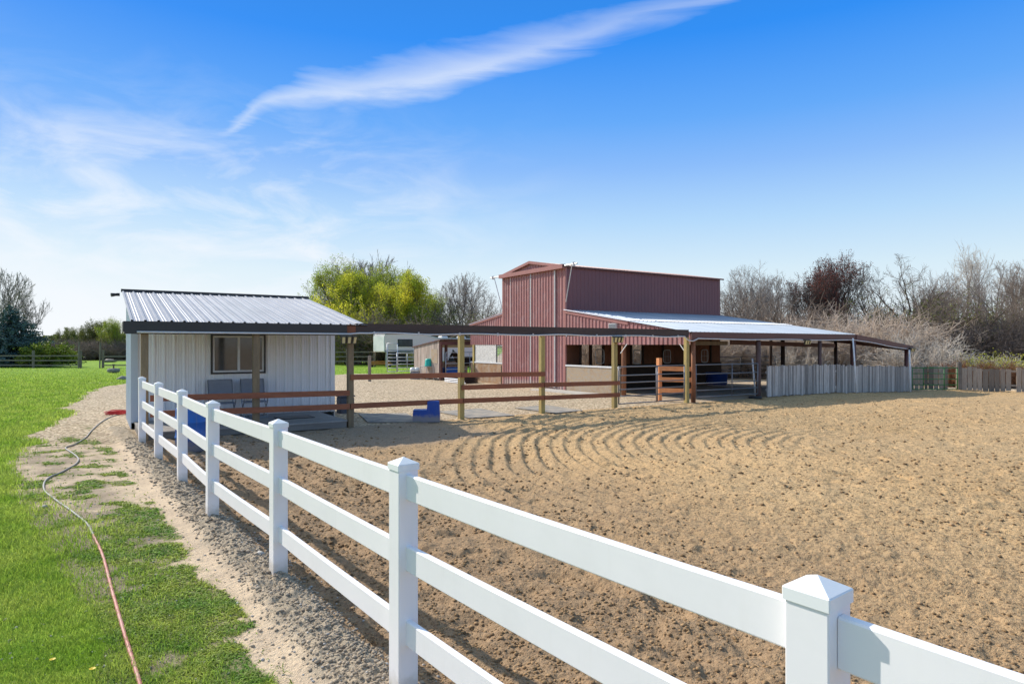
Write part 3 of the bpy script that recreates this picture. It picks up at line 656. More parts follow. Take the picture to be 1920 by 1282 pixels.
# rubber mats
for k, (q, lab) in enumerate(((((672,777),(762,776),(790,792),(690,793)), 'dark rubber mat behind the blue mounting block'), (((820,773),(900,767),(965,780),(880,785)), 'dusty rubber mat behind the middle of the wooden fence'), (((965,766),(1025,761),(1092,771),(1040,776)), 'dusty rubber mat nearest the barn'))):
    pts = [G(a, b) for a, b in q]; cx = sum(p[0] for p in pts)/4; cy = sum(p[1] for p in pts)/4; zc = max(Z(*p) for p in pts)+.012
    o = MB(); pv = [(p[0]-cx, p[1]-cy, 0) for p in pts]; o.prism([(a[0], a[1]) for a in pv], (0,0,0), (1,0,0), (0,1,0), (0,0,.02))
    ob = o.build('rubber_mat', 'rubber'); ob.location = (cx, cy, zc); tag(ob, lab, 'mat')
x, y = G(645, 776); o = thing('storage_bin', 'dark grey bin standing at the right corner of the shed', 'bin', (x-.05, y+.35, 0), ROT); MB().box(-.22,.22,-.2,.2,0,.50,bev=.03).build('bin', 'rubber_dark', o); MB().box(-.24,.24,-.22,.22,.502,.55,bev=.02).build('lid', 'rubber_dark', o)
# hoses
def smooth_path(pp, n=8):
    out = []
    for i in range(len(pp)-1):
        p0, p1, p2, p3 = pp[max(i-1,0)], pp[i], pp[i+1], pp[min(i+2,len(pp)-1)]
        for k in range(n):
            t = k/n; out.append(tuple(.5*((2*p1[j])+(-p0[j]+p2[j])*t+(2*p0[j]-5*p1[j]+4*p2[j]-p3[j])*t*t+(-p0[j]+3*p1[j]-3*p2[j]+p3[j])*t**3) for j in range(2)))
    out.append(pp[-1]); return out
g1 = [(236,776),(222,778),(206,783),(190,792),(172,808),(160,822),(140,834),(123,841),(136,851),(147,861),(141,872),(118,885),(95,895),(83,907),(84,922),(102,937),(127,955),(150,972),(166,988),(175,1006)]
g2 = [(175,1006),(190,1037),(200,1070),(209,1105),(220,1145),(233,1190),(246,1232),(262,1285),(285,1380)]
for nm, gp, mt, lab in (('grey_hose', g1, 'hose_grey', 'grey garden hose winding over the dirt from the shed corner'), ('red_hose', g2, 'hose_pink', 'faded red garden hose running through the weeds toward the viewer')):
    pp = smooth_path([G(a, b) for a, b in gp]); zs = gz(np.array([p[0] for p in pp]), np.array([p[1] for p in pp]), True)
    zs = np.convolve(np.pad(zs, 3, 'edge'), np.ones(7)/7, 'valid')
    o = MB().tube([(p[0], p[1], z+.016) for p, z in zip(pp, zs)], .0135, 8).build(nm, mt, smooth=True); tag(o, lab, 'hose')
cx, cy = G(214, 777); m = MB(); pts = []
for k in range(90):
    a = k*.35; pts.append((cx+.1+(.26+.08*math.sin(k*.9))*math.cos(a), cy+(.22+.06*math.cos(k*.7))*math.sin(a)*1.4, Z(cx, cy)+.02+.0012*k))
o = m.tube(pts, .013, 6).build('coiled_hose', 'red', smooth=True); tag(o, 'bright red hose coiled on the gravel at the shed corner', 'hose')

# ------------------------------------------------------------------ barn
BX = 12.6
bn = thing('barn', 'tall maroon metal barn with lean-to roofs and high sliding doors', 'barn', (*P(BX, 0), 0), ROT)
TR, TL, EZ, PZ, LB = 7.4, 12.7, 5.66, 6.12, 10.75
def zl(t): return 2.57 + (t)*(3.70-2.57)/TR
# front tower
m = MB(); m.sheet((0, TL, 0), (0,-1,0), (0,0,1), (-1,0,0), TL-TR, lambda x: EZ, lambda x: .0, rib=.032, rw=.03, minor=False); m.build('front_wall', 'maroon', bn)
for t0, t1 in ((8.08, 9.98), (10.05, 11.84)):
    m = MB(); m.sheet((-.07, t1, .1), (0,-1,0), (0,0,1), (-1,0,0), t1-t0, lambda x: EZ-.18, rib=.032, rw=.03, minor=False); d = m.build('sliding_door', 'maroon', bn)
    MB().box(-.10, -.03, t0-.035, t0+.03, .1, EZ-.09).build('edge_trim', 'trim', d)
MB().box(-.09, -.03, 11.845, 11.875, .1, EZ-.09).build('edge_trim', 'trim', bn)
for t_ in (TR, TL): MB().box(-.03, .06, t_-.07, t_+.07, 0, EZ).build('corner_trim', 'maroon_trim', bn)
MB().box(-.24, -.03, TR-.1, TL+.1, EZ-.07, EZ+.12).build('door_track_cover', 'maroon_trim', bn)
for t_, e in ((TR-.08, -1), (TL+.08, 1)):
    m = MB(); m.tube([(-.14, t_, EZ+.04), (-.14, t_+e*1.0, EZ+.05)], .035, 8)
    m.tube([(-.14, t_+e*.62, EZ+.03), (-.02, t_+e*.02, 4.05)], .022, 8); m.box(-.2, -.08, t_+e*.75-.03, t_+e*.75+.03, EZ-.05, EZ+.13); m.build('track_bracket', 'trim', bn)
# gable
tc = (TR+TL)/2
m = MB(); m.sheet((-.04, TL, EZ), (0,-1,0), (0,0,1), (-1,0,0), TL-TR, lambda x: (PZ-EZ)*(1-abs(x-(TL-TR)/2)/((TL-TR)/2))+.0005, lambda x: 0, rib=.02, minor=False); m.build('gable', 'maroon', bn)
for sgn, te in ((-1, TR-.12), (1, TL+.12)):
    w_ = abs(te-tc); dz = (EZ-PZ)*w_/((TL-TR)/2); sl = Vector((0, te-tc, dz)); Ls = sl.length; sl.normalize()
    n_ = Vector((0, -sl.z*(1 if sl.y > 0 else -1), abs(sl.y)))
    m = MB(); m.sheet((-.16, tc, PZ+.06), (1,0,0), sl, n_, LB+.35, lambda x: Ls, rib=.025); m.build('roof_slope', 'maroon_trim', bn)
    m = MB(); m.bar((-.17, tc, PZ+.03), (-.17, te, PZ+.03+dz), .03, .13); m.build('rake_trim', 'maroon_trim', bn)
m = MB(); m.sheet((0, TR, 0), (1,0,0), (0,0,1), (0,-1,0), LB, lambda x: EZ+.02, lambda x: 3.55, rib=.014, rw=.03); m.build('side_wall', 'maroon_shade', bn)
MB().bar((-.2, TR-.13, EZ+.02), (LB+.15, TR-.13, EZ+.02), .03, .07).build('eave_trim', 'fascia_brown', bn)
m = MB(); m.sheet((LB, TR, 0), (0,1,0), (0,0,1), (1,0,0), TL-TR, lambda x: EZ+.0, lambda x: 0, rib=.02); m.build('rear_wall', 'maroon_shade', bn)
m = MB(); m.sheet((LB, TL, 0), (-1,0,0), (0,0,1), (0,1,0), LB, lambda x: EZ, lambda x: 2.6, rib=.02); m.build('side_wall', 'maroon', bn)
# right lean-to: siding above the opening, roof
m = MB(); m.sheet((0, TR-.07, 0), (0,-1,0), (0,0,1), (-1,0,0), TR-.07, lambda x: zl(TR-.07-x)-.03, lambda x: 2.10, rib=.032, rw=.03, minor=False); m.build('leanto_siding', 'maroon', bn)
MB().bar((-.035, TR-.07, zl(TR)-.07), (-.035, 3.2, zl(3.2)-.07), .03, .19).build('rake_trim', 'maroon_trim', bn)
L = math.hypot(TR+.1, 3.70-2.57+.01); sl = Vector((0, TR, 3.70-2.57)).normalized(); nn = Vector((0, -sl.z, sl.y))
m = MB(); m.sheet((-.1, -.12, zl(-.12)), (1,0,0), sl, nn, LB+.1, lambda x: L, rib=.022, rw=.03); m.build('leanto_roof', 'galv', bn)
m = MB(); m.sheet((-.1, 3.0, zl(3.0)+.03), (1,0,0), sl, nn, LB+.1, lambda x: .52, rib=.022, rw=.03); m.build('roof_band', 'galv_band', bn)
m = MB(); rr = .062
for t_ in (1.3, 2.5, 3.7, 4.9, 6.1): m.bar((.03, t_, zl(t_)-.1), (LB, t_, zl(t_)-.1), .05, .14)
for x in (.1, 2.6, 5.3, 8.0, 10.6): m.bar((x, .0, zl(0)-.19), (x, TR, zl(TR)-.19), .06, .16)
m.build('rafter', 'fascia_brown', bn)
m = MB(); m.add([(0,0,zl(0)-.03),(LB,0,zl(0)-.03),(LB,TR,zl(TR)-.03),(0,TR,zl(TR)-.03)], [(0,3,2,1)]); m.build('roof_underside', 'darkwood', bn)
MB().bar((-.05, -.09, 2.42), (LB, -.09, 2.42), .05, .28).build('fascia', 'fascia_brown', bn)
# lean-to round the far end
XE = 15.75; dzE = -.52
m = MB(); q = [(LB,-.12,zl(-.12)),(XE,-.12,zl(-.12)+dzE),(XE,TR,zl(TR)+dzE-.2),(LB,TR,zl(TR))]
m.add(q + [(a, b, c-.03) for a, b, c in q], [(0,1,2,3),(7,6,5,4),(0,4,5,1),(1,5,6,2),(2,6,7,3)]); m.build('end_roof', 'fascia_brown', bn)
MB().bar((LB, -.13, 2.44), (XE+.1, -.13, 2.44+dzE), .05, .24).build('end_fascia', 'fascia_brown', bn)
MB().bar((XE+.06, -.1, 2.42+dzE), (XE+.06, TR, 3.3+dzE), .05, .24).build('end_fascia', 'fascia_brown', bn)
m = MB()
for t_ in (1.3, 3.6, 5.5): m.bar((LB, t_, zl(t_)-.14), (XE, t_, zl(t_)-.16+dzE-.02*t_), .05, .14)
m.build('rafter', 'fascia_brown', bn)
for x, y, mt, r in ((3.9,.0,'purplepole',.095), (8.1,.0,'purplepole',.08), (10.72,.0,'fascia_brown',.12), (15.6,.05,'fascia_brown',.09), (0.12,3.62,'redpole',.10), (10.8,3.6,'darkwood',.10), (15.5,3.6,'darkwood',.09), (15.1,7.3,'darkwood',.09), (.22,.06,'redpole',.085)):
    zt = (zl(y) if x < 10.9 else zl(y)+dzE*(x-LB)/(XE-LB)-.1)-.12
    MB().tube([(x,y,-.3),(x+.01,y,zt/2),(x,y,zt)], [r*1.05, r, r*.95], 12).build('post', mt, bn, True)
MB().bar((.35, 1.4, 2.16), (3.8, 1.4, 2.16), .05, .16).build('lintel', 'board2', bn)
MB().bar((4.0, 1.4, 2.2), (15.4, 3.6, 2.05), .06, .2).build('lintel', 'fascia_brown', bn)
for t_ in (3.62, .12): MB().bar((-.03, t_+.02, 1.75), (-.03, t_+(-.35 if t_ > 1 else .35), 2.12), .03, .03).build('brace', 'sill', bn)
# half walls, sill, left lean-to front
MB().box(-.0, .05, 3.72, TR-.07, 0, 1.12).build('half_wall', 'osb', bn); MB().box(-.03, .09, 3.70, TR-.07, 1.122, 1.19).build('sill', 'sill', bn)
TLL = 16.4
def zll(t): return 3.78 - (t-TL)*.135
m = MB(); m.sheet((.1, TLL, 0), (0,-1,0), (0,0,1), (-1,0,0), TLL-TL-.07, lambda x: zll(TLL-x)-.02, lambda x: 2.10, rib=.032, rw=.03, minor=False); m.build('leanto_siding', 'maroon', bn)
MB().bar((.06, TL+.07, zll(TL)-.03), (.06, TLL+.1, zll(TLL+.1)-.03), .03, .15).build('rake_trim', 'maroon_trim', bn)
m = MB(); q = [(.03,TL,zll(TL)+.02),(.03,TLL+.15,zll(TLL)),(LB,TLL+.15,zll(TLL)),(LB,TL,zll(TL)+.02)]; m.add(q + [(a,b,c-.03) for a,b,c in q], [(3,2,1,0),(4,5,6,7),(0,1,5,4),(1,2,6,5),(2,3,7,6)]); m.build('leanto_roof', 'galv', bn)
MB().box(.1, .15, TL+.07, TLL, 0, 1.08).build('half_wall', 'osb2', bn); MB().box(.07, .18, TL+.07, TLL, 1.082, 1.15).build('sill', 'sill', bn)
MB().box(.11, .14, 13.62, 15.9, 1.152, 2.14).build('infill_panel', 'whitepanel', bn)
MB().box(.05, .17, 15.95, 16.1, 0, 2.1).build('post', 'post', bn)
wq = MB().box(.12, .15, TL+.07, 12.85, 1.152, 2.14); wq.box(.12,.15,13.56,13.62,1.152,2.14); wq = wq.build('barred_window', 'steel_dark', bn)
m = MB()
for k in range(9): m.tube([(.13, 12.85, 1.22+k*.1), (.13, 13.57, 1.22+k*.1)], .012, 6)
for k in range(4): m.tube([(.14, 12.95+k*.18, 1.15), (.14, 12.95+k*.18, 2.12)], .009, 6)
m.build('bars', 'steel_pale', wq)
# stall wall behind the right opening
ops = [(1.0,1.45,1.05,2.15), (1.62,2.25,1.05,2.15), (4.15,4.85,1.05,2.15)]
m = MB(); xs = sorted({0., LB} | {v for o_ in ops for v in o_[:2]} | {2.9,3.5,5.6,6.4,7.3,8.2,9.1,9.9})
for a, b in zip(xs[:-1], xs[1:]):
    mid = (a+b)/2; h_ = [o_ for o_ in ops if o_[0] < mid < o_[1]]
    if h_: m.box(a, b-.002, TR+.01, TR+.05, 0, h_[0][2]); m.box(a, b-.002, TR+.01, TR+.05, h_[0][3], 3.5)
    else: m.box(a, b-.012, TR+.01, TR+.05, 0, 3.5)
m.build('stall_partition', 'ply', bn)
m = MB()
for x in (.9,1.53,2.3,4.1,4.9,6.3,8.1,9.95): m.box(x-.045,x+.045,TR-.06,TR+.008,0,3.5)
m.build('stall_post', 'darkwood', bn)
m = MB()
m.box(2.6,5.9,TR-.09,TR-.065,0,1.15); m.box(6.0,LB,TR-.09,TR-.065,0,1.15); m.build('stall_door', 'darkwood', bn)
def grille(x, z, w=.26, h=.34):
    m = MB(); pts = []
    for k in range(25):
        a = 2*math.pi*k/24; c, s = math.cos(a), math.sin(a); pts.append((x+w*math.copysign(abs(c)**.45, c), TR-.12, z+h*math.copysign(abs(s)**.45, s)))
    m.tube(pts, .022, 6, False)
    for k in (-.5, 0, .5): m.tube([(x+k*w, TR-.12, z-h*.95), (x+k*w, TR-.12, z+h*.95)], .008, 5)
    m.tube([(x-w, TR-.12, z), (x+w, TR-.12, z)], .008, 5); m.build('stall_grille', 'steel_pale', bn)
for x in (4.4, 6.5, 9.35): grille(x, 1.5)
grille(2.0, 1.55)
m = MB(); m.box(.0, .03, TL+.2, TL+.25, 0, 1); 
for x in (0.05, 3.5, 7.0, LB-.1): m.box(x, x+.12, TL-.1, TL+.0, 0, 2.6)
m.build('inner_post', 'darkwood', bn)
vt = thing('louvre_vent', 'pale louvred vent box on the maroon lean-to siding', 'vent', (*P(BX, 4.05), 2.87), ROT)
m = MB(); m.box(-.14,-.03,-.21,.21,-.11,.11); m.build('housing', 'sill', vt); m = MB()
for k in range(6): m.box(-.155,-.142,-.19,.19,-.09+k*.032,-.075+k*.032)
m.build('louvre', 'steel', vt)
# leaning pipes
for (a, b), lab in ((((1411,672),(1417,744)), 'white pipe leaning against the round pavilion post'), (((1600,634),(1606,739)), 'white pipe standing at the middle of the grey board fence'), (((1706,656),(1707,735)), 'white pipe at the far end of the grey board fence')):
    x, y = G(b[0], b[1], -.03 if b[0] < 1500 else (-.1 if b[0] < 1700 else -.2)); zt = H-(a[1]-HY)*y/F
    xt = (a[0]-960)*y/F; o = MB().tube([(0,0,0),(xt-x,.04,zt-Z(x, y))], .035, 10).build('white_pipe', 'pvc', smooth=True); o.location = (x, y, Z(x, y)); tag(o, lab, 'pipe')
x, y = G(1416, 747); o = MB().lathe([(.24,0),(.26,.05),(.20,.09),(.06,.10)], n=20).build('feed_pan', 'black', smooth=True); o.location = (x, y, Z(x, y)); tag(o, 'black rubber pan at the foot of the round pavilion post', 'feed pan')
# concrete apron
m = MB(); m.box(-1.1,-.1,3.4,8.6,-.02,.035); o = m.build('concrete_apron', 'concrete'); o.location = (*P(BX,0),0); o.rotation_euler = (0,0,ROT); o['kind'] = 'structure'

# ------------------------------------------------------------------ gates and panels
def gate(name, lab, x, y, rz, L, rails, mt, r=.021, h=None, verts=(), z=0, cat='gate', group=None):
    g = thing(name, lab, cat, (x, y, z), rz, group)
    f = MB(); f.tube([(0,0,rails[0]),(0,0,rails[-1])], r*1.1, 8); f.tube([(L,0,rails[0]),(L,0,rails[-1])], r*1.1, 8)
    f.tube([(0,0,rails[-1]),(L,0,rails[-1])], r, 8); f.tube([(0,0,rails[0]),(L,0,rails[0])], r, 8); f.build('frame', mt, g, True)
    for q in rails[1:-1]: MB().tube([(0,0,q),(L,0,q)], r*.9, 8).build('rail', mt, g, True)
    for v in verts: MB().tube([(v,-.025,rails[0]),(v,-.025,rails[-1])], r*.9, 8).build('upright', mt, g, True)
    return g
x, y = P(9.12, -.02); gate('metal_gate', 'grey tubular gate closed between two square posts', x, y, ROT, 3.15, [.13,.38,.6,.83,1.07,1.36], 'steel', verts=(1.72,1.78))
x, y = P(12.95, .05); gate('metal_gate', 'grey tubular gate beside the round poles of the pavilion', x, y, ROT-.04, 3.4, [.18,.42,.68,1.02,1.36], 'steel', verts=(1.9,))
of = thing('orange_fence', 'short bright orange three rail fence behind the grey gate', 'fence', (*P(12.1, 1.05), 0), ROT)
a = (0,0); MB().box(-.075,.075,-.075,.075,-.2,1.6,bev=.005).build('post', 'orange', of)
for z in (1.22, .82, .42): MB().bar((-.08,-.1,z), (.78,-.98,z-.02), .04, .165).build('rail', 'orange', of)
# dark round pen panels beyond
pz = [P(19.5, 9.5), P(22.8, 8.6), P(26.2, 8.2), P(29.8, 8.4)]
for k, (a, b) in enumerate(zip(pz[:-1], pz[1:])):
    gate('corral_fence', ['dark pen panel nearest the barn', 'dark pen panel in the middle of the row behind the pavilion', 'dark pen panel at the far right behind the pavilion'][k], a[0], a[1], math.atan2(b[1]-a[1], b[0]-a[0]), math.dist(a, b)-.05, [.25,.5,.75,1.0,1.25,1.5], 'steel_dark', verts=(math.dist(a, b)/2,), cat='fence', group='dark pen panels', z=-.1)
x, y = P(21.6, 6.2); tb = thing('water_tub', 'dark blue water tub in the shade of the pavilion', 'tub', (x, y, -.1)); MB().lathe([(.5,0),(.56,.7),(.6,.72),(.6,.76),(.55,.76),(.5,.1)], n=28).build('tub', 'blueblock', tb, True)
# ------------------------------------------------------------------ board fences
def board_fence(name, lab, pts, mt, hb, zt, seed, gaps=(), bw=(.075,.135), zlow=None, ragged=.035, gp=.007):
    rs = random.Random(seed); f = thing(name, lab, 'fence', (pts[0][0], pts[0][1], 0))
    ox, oy = pts[0]; m = MB(); rl = MB(); ps = MB()
    for (ax, ay), (bx2, by2) in zip(pts[:-1], pts[1:]):
        L = math.hypot(bx2-ax, by2-ay); ang = math.atan2(by2-ay, bx2-ax); d = 0
        while d < L:
            w = rs.uniform(*bw); w = min(w, L-d)
            if w < .03: break
            cx = ax+(bx2-ax)*(d+w/2)/L; cy = ay+(by2-ay)*(d+w/2)/L; gzv = Z(cx, cy)
            if not any(g0 < d < g1 for g0, g1 in gaps):
                T = Matrix.Translation((cx-ox, cy-oy, gzv)) @ Matrix.Rotation(ang, 4, 'Z') @ Matrix.Rotation(rs.uniform(-.015,.015), 4, 'Y')
                m.box(-w/2+gp, w/2-gp, -.012+rs.uniform(-.008,.004), .012, zlow if zlow is not None else rs.uniform(.0,.05), hb+rs.uniform(-ragged,ragged), T)
            d += w
        za, zb = Z(ax, ay), Z(bx2, by2); nx, ny = -math.sin(ang)*.035, math.cos(ang)*.035
        for q in (.3, 1.0): rl.bar((ax-ox+nx, ay-oy+ny, za+q), (bx2-ox+nx, by2-oy+ny, zb+q), .04, .09)
    m.build('board', mt, f); rl.build('rail', mt, f); return f
board_fence('board_fence', 'weathered grey board fence along the pavilion edge', [P(16.85,-.13), P(23.3,-.15), P(28.35,-.14)], 'board', 1.24, 0, 3, gaps=((4.75,4.86),))
gx, gy = P(28.45,-.05)
e1 = G(1798, 733, -.2); e2 = G(1925, 735.5, -.2); e3 = (e2[0]+4.5, e2[1]-2.0)
ggx = gate('green_gate', 'green tubular gate in front of the board fence', gx, gy-.1, math.atan2(e1[1]-gy, e1[0]-gx), math.dist((gx, gy), e1)-.15, [.1,.32,.6,.88,1.16], 'green', verts=(.55,1.6), z=-.2, r=.022)
board_fence('board_fence', 'brownish board fence with gaps behind the green gate', [P(29.2,.9), (e1[0]-.1, e1[1]+.6)], 'board2', 1.2, 0, 5, bw=(.16,.26), gp=.014)
board_fence('board_fence', 'brownish board fence right of the green gate at the picture edge', [(e1[0]+.12, e1[1]), e2, e3], 'board2', 1.14, 0, 6, gaps=((1.95,2.12),), bw=(.15,.27), ragged=.05, gp=.014)
o = MB().tube([(0,0,-.2),(.01,0,.7),(0,0,1.42)], [.13,.125,.12], 14).build('gate_post', 'oldfence'); o.location = (e1[0], e1[1]+.02, -.2); tag(o, 'thick round weathered post between green gate and board fence', 'post')
board_fence('board_fence', 'pale board fence far behind the pavilion', [(9.8,46), (16,45), (23,42.5), (30,39.5)], 'board', 1.15, 0, 8, bw=(.14,.2))

# ------------------------------------------------------------------ yard beyond the wooden fence
hs = thing('horse_shelter', 'open rustic wooden horse shelter with a flat roof', 'shelter', (-4.3, 37.8, 0), ROT)
m = MB(); rs_ = random.Random(4); y = 0
while y < 3.4:
    w = rs_.uniform(.14,.24); m.box(-.03,.03,y,min(y+w-.01,3.5),.1,2.36-.115*y); y += w
m.build('side_wall', 'barnboard', hs)
MB().box(-.045,-.032,.15,1.0,1.0,1.85).build('wall_panel', 'osb', hs)
for x, y in ((0.08,-.06),(.5,.1),(3.7,-.06)): MB().box(x-.07,x+.07,y-.07,y+.07,-.1,2.3).build('post', 'fascia_brown', hs)
m = MB(); q = [(-.1,-.3,2.42),(4.2,-.3,2.42),(4.2,3.7,1.98),(-.1,3.7,1.98)]; m.add(q+[(a,b,c-.06) for a,b,c in q], [(0,1,2,3),(7,6,5,4),(0,4,5,1),(1,5,6,2),(2,6,7,3),(3,7,4,0)]); m.build('roof', 'fascia_brown', hs)
MB().bar((-.05,-.2,2.2),(4.1,-.2,2.2),.05,.22).build('header', 'fascia_brown', hs)
MB().box(.0,3.8,3.42,3.48,0,1.0).build('rear_wall', 'barnboard', hs)
x, y = P(6.1, 21.2)
gate('corral_fence', 'pale steel rails across the front of the horse shelter', -3.9, 37.75, ROT, 3.2, [.3,.65,1.0,1.35,1.65], 'steel_pale', verts=(1.6,), cat='fence', r=.022)
# horse
def skin_obj(name, pts, edges, mt, parent, sub=2):
    me = bpy.data.meshes.new(name); me.from_pydata([p[:3] for p in pts], edges, []); me.materials.append(M[mt])
    o = bpy.data.objects.new(name, me); COL.objects.link(o); o.parent = parent
    md = o.modifiers.new('skin', 'SKIN'); md.use_smooth_shade = True
    for i, p in enumerate(pts): me.skin_vertices[0].data[i].radius = (p[3], p[4] if len(p) > 4 else p[3])
    me.skin_vertices[0].data[0].use_root = True
    s_ = o.modifiers.new('sub', 'SUBSURF'); s_.levels = sub; s_.render_levels = sub; return o
ho = thing('horse', 'dark bay horse looking out of the wooden shelter with ears up', 'horse', (-2.75, 40.0, 0), ROT)
pt = [(0,0,1.05,.29,.33),(.45,0,1.07,.27,.32),(.72,0,1.12,.26,.28),(-.4,0,1.08,.27,.33),(-.62,0,1.15,.22,.26),(-.82,0,1.32,.15,.2),(-.98,-.03,1.48,.11,.15),(-1.10,-.08,1.58,.09,.115),(-1.24,-.17,1.48,.085,.10),(-1.42,-.27,1.28,.055,.065),(-1.48,-.30,1.20,.05,.055),
      (-.5,.14,.78,.10),(-.5,.15,.48,.06),(-.5,.15,.25,.045),(-.5,.15,.08,.045),(-.54,.15,.02,.055),(-.5,-.14,.78,.10),(-.5,-.15,.48,.06),(-.5,-.15,.25,.045),(-.5,-.15,.08,.045),(-.54,-.15,.02,.055),
      (.72,.15,.80,.15),(.66,.16,.58,.08),(.82,.16,.48,.06),(.80,.16,.25,.042),(.78,.16,.08,.045),(.74,.16,.02,.055),(.72,-.15,.80,.15),(.66,-.16,.58,.08),(.82,-.16,.48,.06),(.80,-.16,.25,.042),(.78,-.16,.08,.045),(.74,-.16,.02,.055)]
ed = [(0,1),(1,2),(0,3),(3,4),(4,5),(5,6),(6,7),(7,8),(8,9),(9,10),(4,11),(11,12),(12,13),(13,14),(14,15),(4,16),(16,17),(17,18),(18,19),(19,20),(2,21),(21,22),(22,23),(23,24),(24,25),(25,26),(2,27),(27,28),(28,29),(29,30),(30,31),(31,32)]
skin_obj('body', pt, ed, 'horse', ho)
m = MB()
for e in (-.055,.055): m.tube([(-1.07,-.07+e,1.66),(-1.08,-.08+e*1.2,1.75),(-1.10,-.08+e*1.3,1.83)], [.035,.03,.004], 6)
m.build('ear', 'horse', ho, True)
m = MB().tube([(-1.04,-.05,1.72),(-.90,0,1.62),(-.75,0,1.50),(-.6,0,1.38)], [.03,.05,.05,.03], 6); m.build('mane', 'black', ho, True)
m = MB().tube([(.98,0,1.28),(1.08,0,1.1),(1.10,0,.7),(1.08,0,.45)], [.04,.06,.07,.02], 7); m.build('tail', 'black', ho, True)
x, y = -3.7, 38.5; tb = thing('feed_tub', 'blue feed tub inside the horse shelter', 'tub', (x, y, .0), ROT); MB().box(-.45,.45,-.25,.25,.25,.75,bev=.03).build('tub', 'blue', tb); MB().box(-.42,.42,-.22,.22,.0,.25).build('stand', 'darkwood', tb)
# folding table with teal bucket
x, y = G(806, 712); tz = .55
tt = thing('work_table', 'small metal framed table holding the teal bucket', 'table', (x, y+.4, 0), 0)
MB().box(-.62,.62,-.35,.35,.78,.81).build('tabletop', 'concrete', tt)
for i in (-.58,-.2,.2,.58):
    for j in (-.32,.32): MB().tube([(i,j,0),(i,j,.78)], .018, 6).build('leg', 'steel_pale', tt)
bk = thing('bucket', 'upturned teal bucket on the work table', 'bucket', (x-.12, y+.35, .812)); MB().lathe([(.24,0),(.25,.02),(.24,.05),(.21,.36),(.19,.42),(.15,.45)], n=24).build('pail', 'teal', bk, True); MB().lathe([(.252,.015),(.262,.02),(.262,.045),(.252,.05)], n=24).build('rim', 'teal', bk)
for k, (px, lab) in enumerate(((773,'white lidded bin left of the work table'), (781,'white lidded bin against the work table'))):
    x, y = G(px, 711); b = thing('feed_bin', lab, 'bin', (x, y+.3, 0), 0, 'lidded bins'); MB().box(-.15,.15,-.2,.2,0,.48,bev=.03).build('bin', 'steel', b); MB().lathe([(.2,.48),(.2,.58),(.16,.68),(.08,.72)], n=14).build('lid', 'trailer_w', b, True)
# stacked panels and pipes beside the barn
x, y = P(11.6, 15.2); pl = thing('pallet_stack', 'dark stacked boards with white pipes beside the barn half wall', 'stack', (x, y, 0), ROT)
for k in range(4): MB().box(-.5,.5,-.7,.7,.04+k*.09,.10+k*.09).build('board', 'darkwood', pl)
for k in range(3): MB().tube([(-.62,-1.3+.1*k,.05+.09*k),(-.62,1.1,.05+.09*k)], .03, 8).build('pipe', 'pvc', pl)
# corral panels, trailer
x, y = G(726, 702); gate('corral_gate', 'tall pale steel gate frame in front of the trailer', x, y, .15, .72, [.2,.45,.7,.95,1.2,1.45,1.65,2.2], 'steel_pale', r=.03)
x, y = G(744, 701); gate('corral_fence', 'pale steel corral panel between gate frame and shelter', x, y, .35, 1.5, [.2,.45,.7,.95,1.2,1.5], 'steel_pale', verts=(.75,), r=.026, cat='fence')
tl = thing('gooseneck_trailer', 'large tan gooseneck horse trailer parked behind the corral', 'trailer', (-11.8, 60, 0), math.radians(38))
prof = [(-.1,1.42),(-.1,3.0),(.15,3.12),(3.2,3.12),(4.4,2.98),(5.6,2.72),(7,2.65),(12,2.65),(12,.5),(3.4,.5),(3.2,.7),(3.0,1.35),(2.6,1.42)]
MB().prism(prof, (0,0,0), (1,0,0), (0,0,1), (0,2.4,0)).build('body', 'trailer', tl)
MB().prism([(-.1,3.0),(.15,3.12),(3.2,3.12),(4.4,2.98),(5.6,2.72),(12,2.65),(12,2.75),(5.6,2.82),(4.4,3.1),(3.2,3.24),(.1,3.24),(-.16,3.05)], (0,-.03,0), (1,0,0), (0,0,1), (0,2.46,0)).build('roof_edge', 'trailer_w', tl)
MB().box(-.18,-.102,.05,2.35,1.5,2.95,bev=.03).build('nose_cap', 'trailer_cap', tl)
MB().box(-.14,2.9,-.02,-.002,1.42,1.62).build('stripe', 'trailer_g', tl)
w = MB().box(1.2,2.8,-.05,-.002,1.95,2.65,bev=.02).build('window', 'black', tl); MB().box(1.28,2.72,-.056,-.0505,2.02,2.58).build('pane', 'glass', w)
for x in (4.6, 6.6, 8.8): MB().box(x,x+.75,.8,1.6,2.66+(.25 if x<5 else 0),3.0+(.2 if x<5 else 0),bev=.08).build('roof_vent', 'trailer_w', tl)
MB().tube([(.3,.6,0),(.3,.6,1.4)], .05, 8).build('jack', 'steel_pale', tl); MB().box(1.0,2.4,.6,1.8,.35,1.3).build('gooseneck_frame', 'black', tl)
for x in (7.2, 8.2):
    MB().lathe([(.38,0),(.4,.02),(.4,.2),(.38,.22)], n=24).build('wheel', 'black', tl).matrix_local = Matrix.Translation((x, .05, .4)) @ Matrix.Rotation(math.pi/2, 4, 'X')
x, y = G(715, 688); o = thing('plank_pile', 'orange yellow planks piled on the grass below the trailer', 'planks', (x, y, 0), .1)
for k in range(3): MB().bar((-1.2,.1*k,.25+.12*k),(1.1-.2*k,.1*k,.30+.12*k),.25,.08).build('plank', 'yellow', o)
MB().box(-1.0,-.8,-.1,.4,0,.22).build('support', 'darkwood', o); MB().box(.7,.9,-.1,.4,0,.22).build('support', 'darkwood', o)
x, y = G(693, 715); o = MB().box(-.08,.08,-.08,.08,-.2,1.48,bev=.02).build('gate_post', 'board2'); o.location = (x, y, 0); tag(o, 'short grey wooden post standing at the edge of the gravel', 'post')
